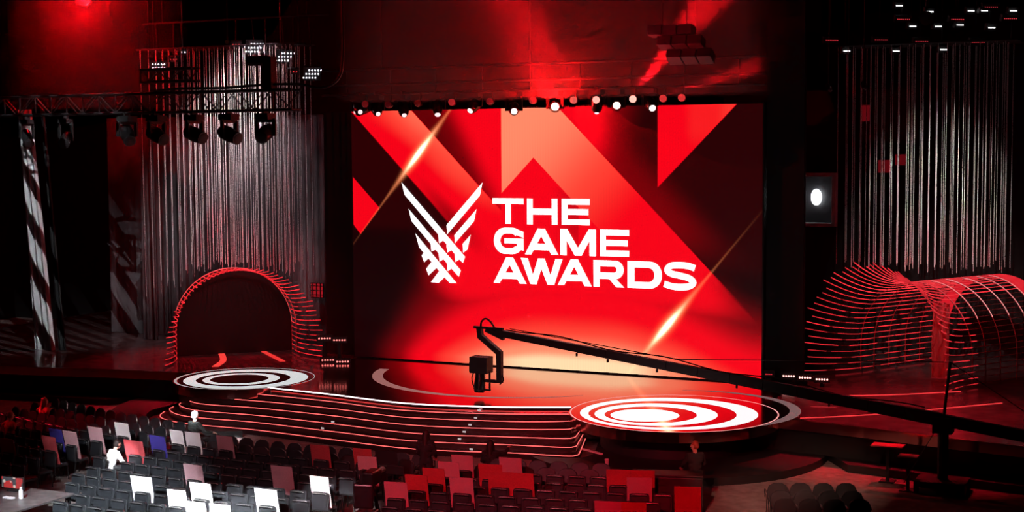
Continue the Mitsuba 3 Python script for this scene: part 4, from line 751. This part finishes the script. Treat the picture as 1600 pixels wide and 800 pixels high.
for q in ((11.0, -17.7), (11.75, -17.6), (11.3, -16.8)): part(vc, 'leg', bar((11.35, -17.3, -.16), (*q, FLOOR), .045), 'm_dark_metal')
part(vc, 'pan_bar', tube([(11.4, -17.5, -.12), (11.6, -18.1, -.35)], .018, 6), 'm_dark_metal')
oc = thing('office_chair', 'black swivel chair behind the video camera', 'chair')
for nm, ms, m_ in (('backrest', rbox(.5, .1, .6, .05, 8), (11.75, -18.35, -.2)), ('seat', rbox(.5, .5, .1, .04, 8), (11.65, -18.05, -.68))): part(oc, nm, ms, 'm_chair', tw=T().translate(list(m_)).rotate([0, 0, 1], 15))
part(oc, 'column', tube([(11.65, -18.05, -.72), (11.65, -18.05, FLOOR + .08)], .03, 8), 'm_dark_metal')
for k_ in range(5): a_ = k_ * 1.2566; part(oc, 'foot', bar((11.65, -18.05, FLOOR + .09), (11.65 + .3 * math.cos(a_), -18.05 + .3 * math.sin(a_), FLOOR + .04), .05), 'm_dark_metal')
dc = thing('folding_chair', 'tubular director chair standing askew in the aisle below the standing woman', 'chair')
Q = lambda x, y, z: (10.75 + x, -14.95 + y, FLOOR + z)
part(dc, 'backrest', bx(10.5, 11.0, -15.2, -15.17, -.42, -.2), 'm_black'); part(dc, 'seat', bx(10.5, 11.0, -15.15, -14.7, -.72, -.69), 'm_black')
for a, b in (((-.25, -.22, 0), (.25, .22, .5)), ((.25, -.22, 0), (-.25, .22, .5)), ((-.25, -.23, .4), (-.25, -.23, 1.0)), ((.25, -.23, .4), (.25, -.23, 1.0)), ((-.25, -.23, .68), (-.25, .25, .66)), ((.25, -.23, .68), (.25, .25, .66)), ((-.25, .22, 0), (.25, -.22, .5)), ((.25, .22, 0), (-.25, -.22, .5))):
    part(dc, 'tube', tube([Q(*a), Q(*b)], .014, 6), 'm_dark_metal')
for i, (x, y, z, sx, sy) in enumerate([(21.75, -7.5, -.2, .85, .5), (22.45, -8.3, -.28, .5, .4)]):
    t = thing('side_table', ['larger low black table with a red-lit top before the stage at the right', 'smaller low black table with a red-lit top before the stage at the right'][i], 'table')
    part(t, 'top', bx(x - sx / 2, x + sx / 2, y - sy / 2, y + sy / 2, z, z + .03), 'm_case_red')
    part(t, 'column', bx(x - .04, x + .04, y - .04, y + .04, FLOOR + .03, z), 'm_black'); part(t, 'foot', bx(x - .2, x + .2, y - .2, y + .2, FLOOR, FLOOR + .03), 'm_black')
one('cup', 'small white paper cup on the black plinth before the large ring light', 'cup', lathe([(0, 0), (.05, 0), (.065, .16), (.055, .16), (.042, .02), (0, .02)], 12), 'm_plastic_white', 35, tw=T().translate([14.34, -9.56, -.97]))
one('cable_cover', 'white strip lying on the black plinth at the right foot of the stairs', 'cable cover', cbox((0, 0, 0), (.9, .08, .04)), 'm_plastic_white', tw=T().translate([13.3, -8.15, -.95]).rotate([0, 0, 1], -29))

# ---------------------------------------------------------------- haze under the roof
for k_, (b_, sg, lab) in enumerate([(bx(1.5, 16.4, -3.4, .1, 9.62, 14.5), .05, 'red stage haze under the rigging above the video wall'), (bx(-13.5, -7.0, -4.2, -.6, 9.62, 15), .03, 'thin haze around the lamps above the left hanging rods')]):
    key = numbered('haze')
    scene[key] = {**mikit.ply(b_), 'bsdf': {'type': 'null'}, 'interior': {'type': 'homogeneous', 'albedo': rgb(.92, .92, .92), 'sigma_t': sg}}
    labels[key] = {'label': lab, 'category': 'haze', 'kind': 'stuff'}
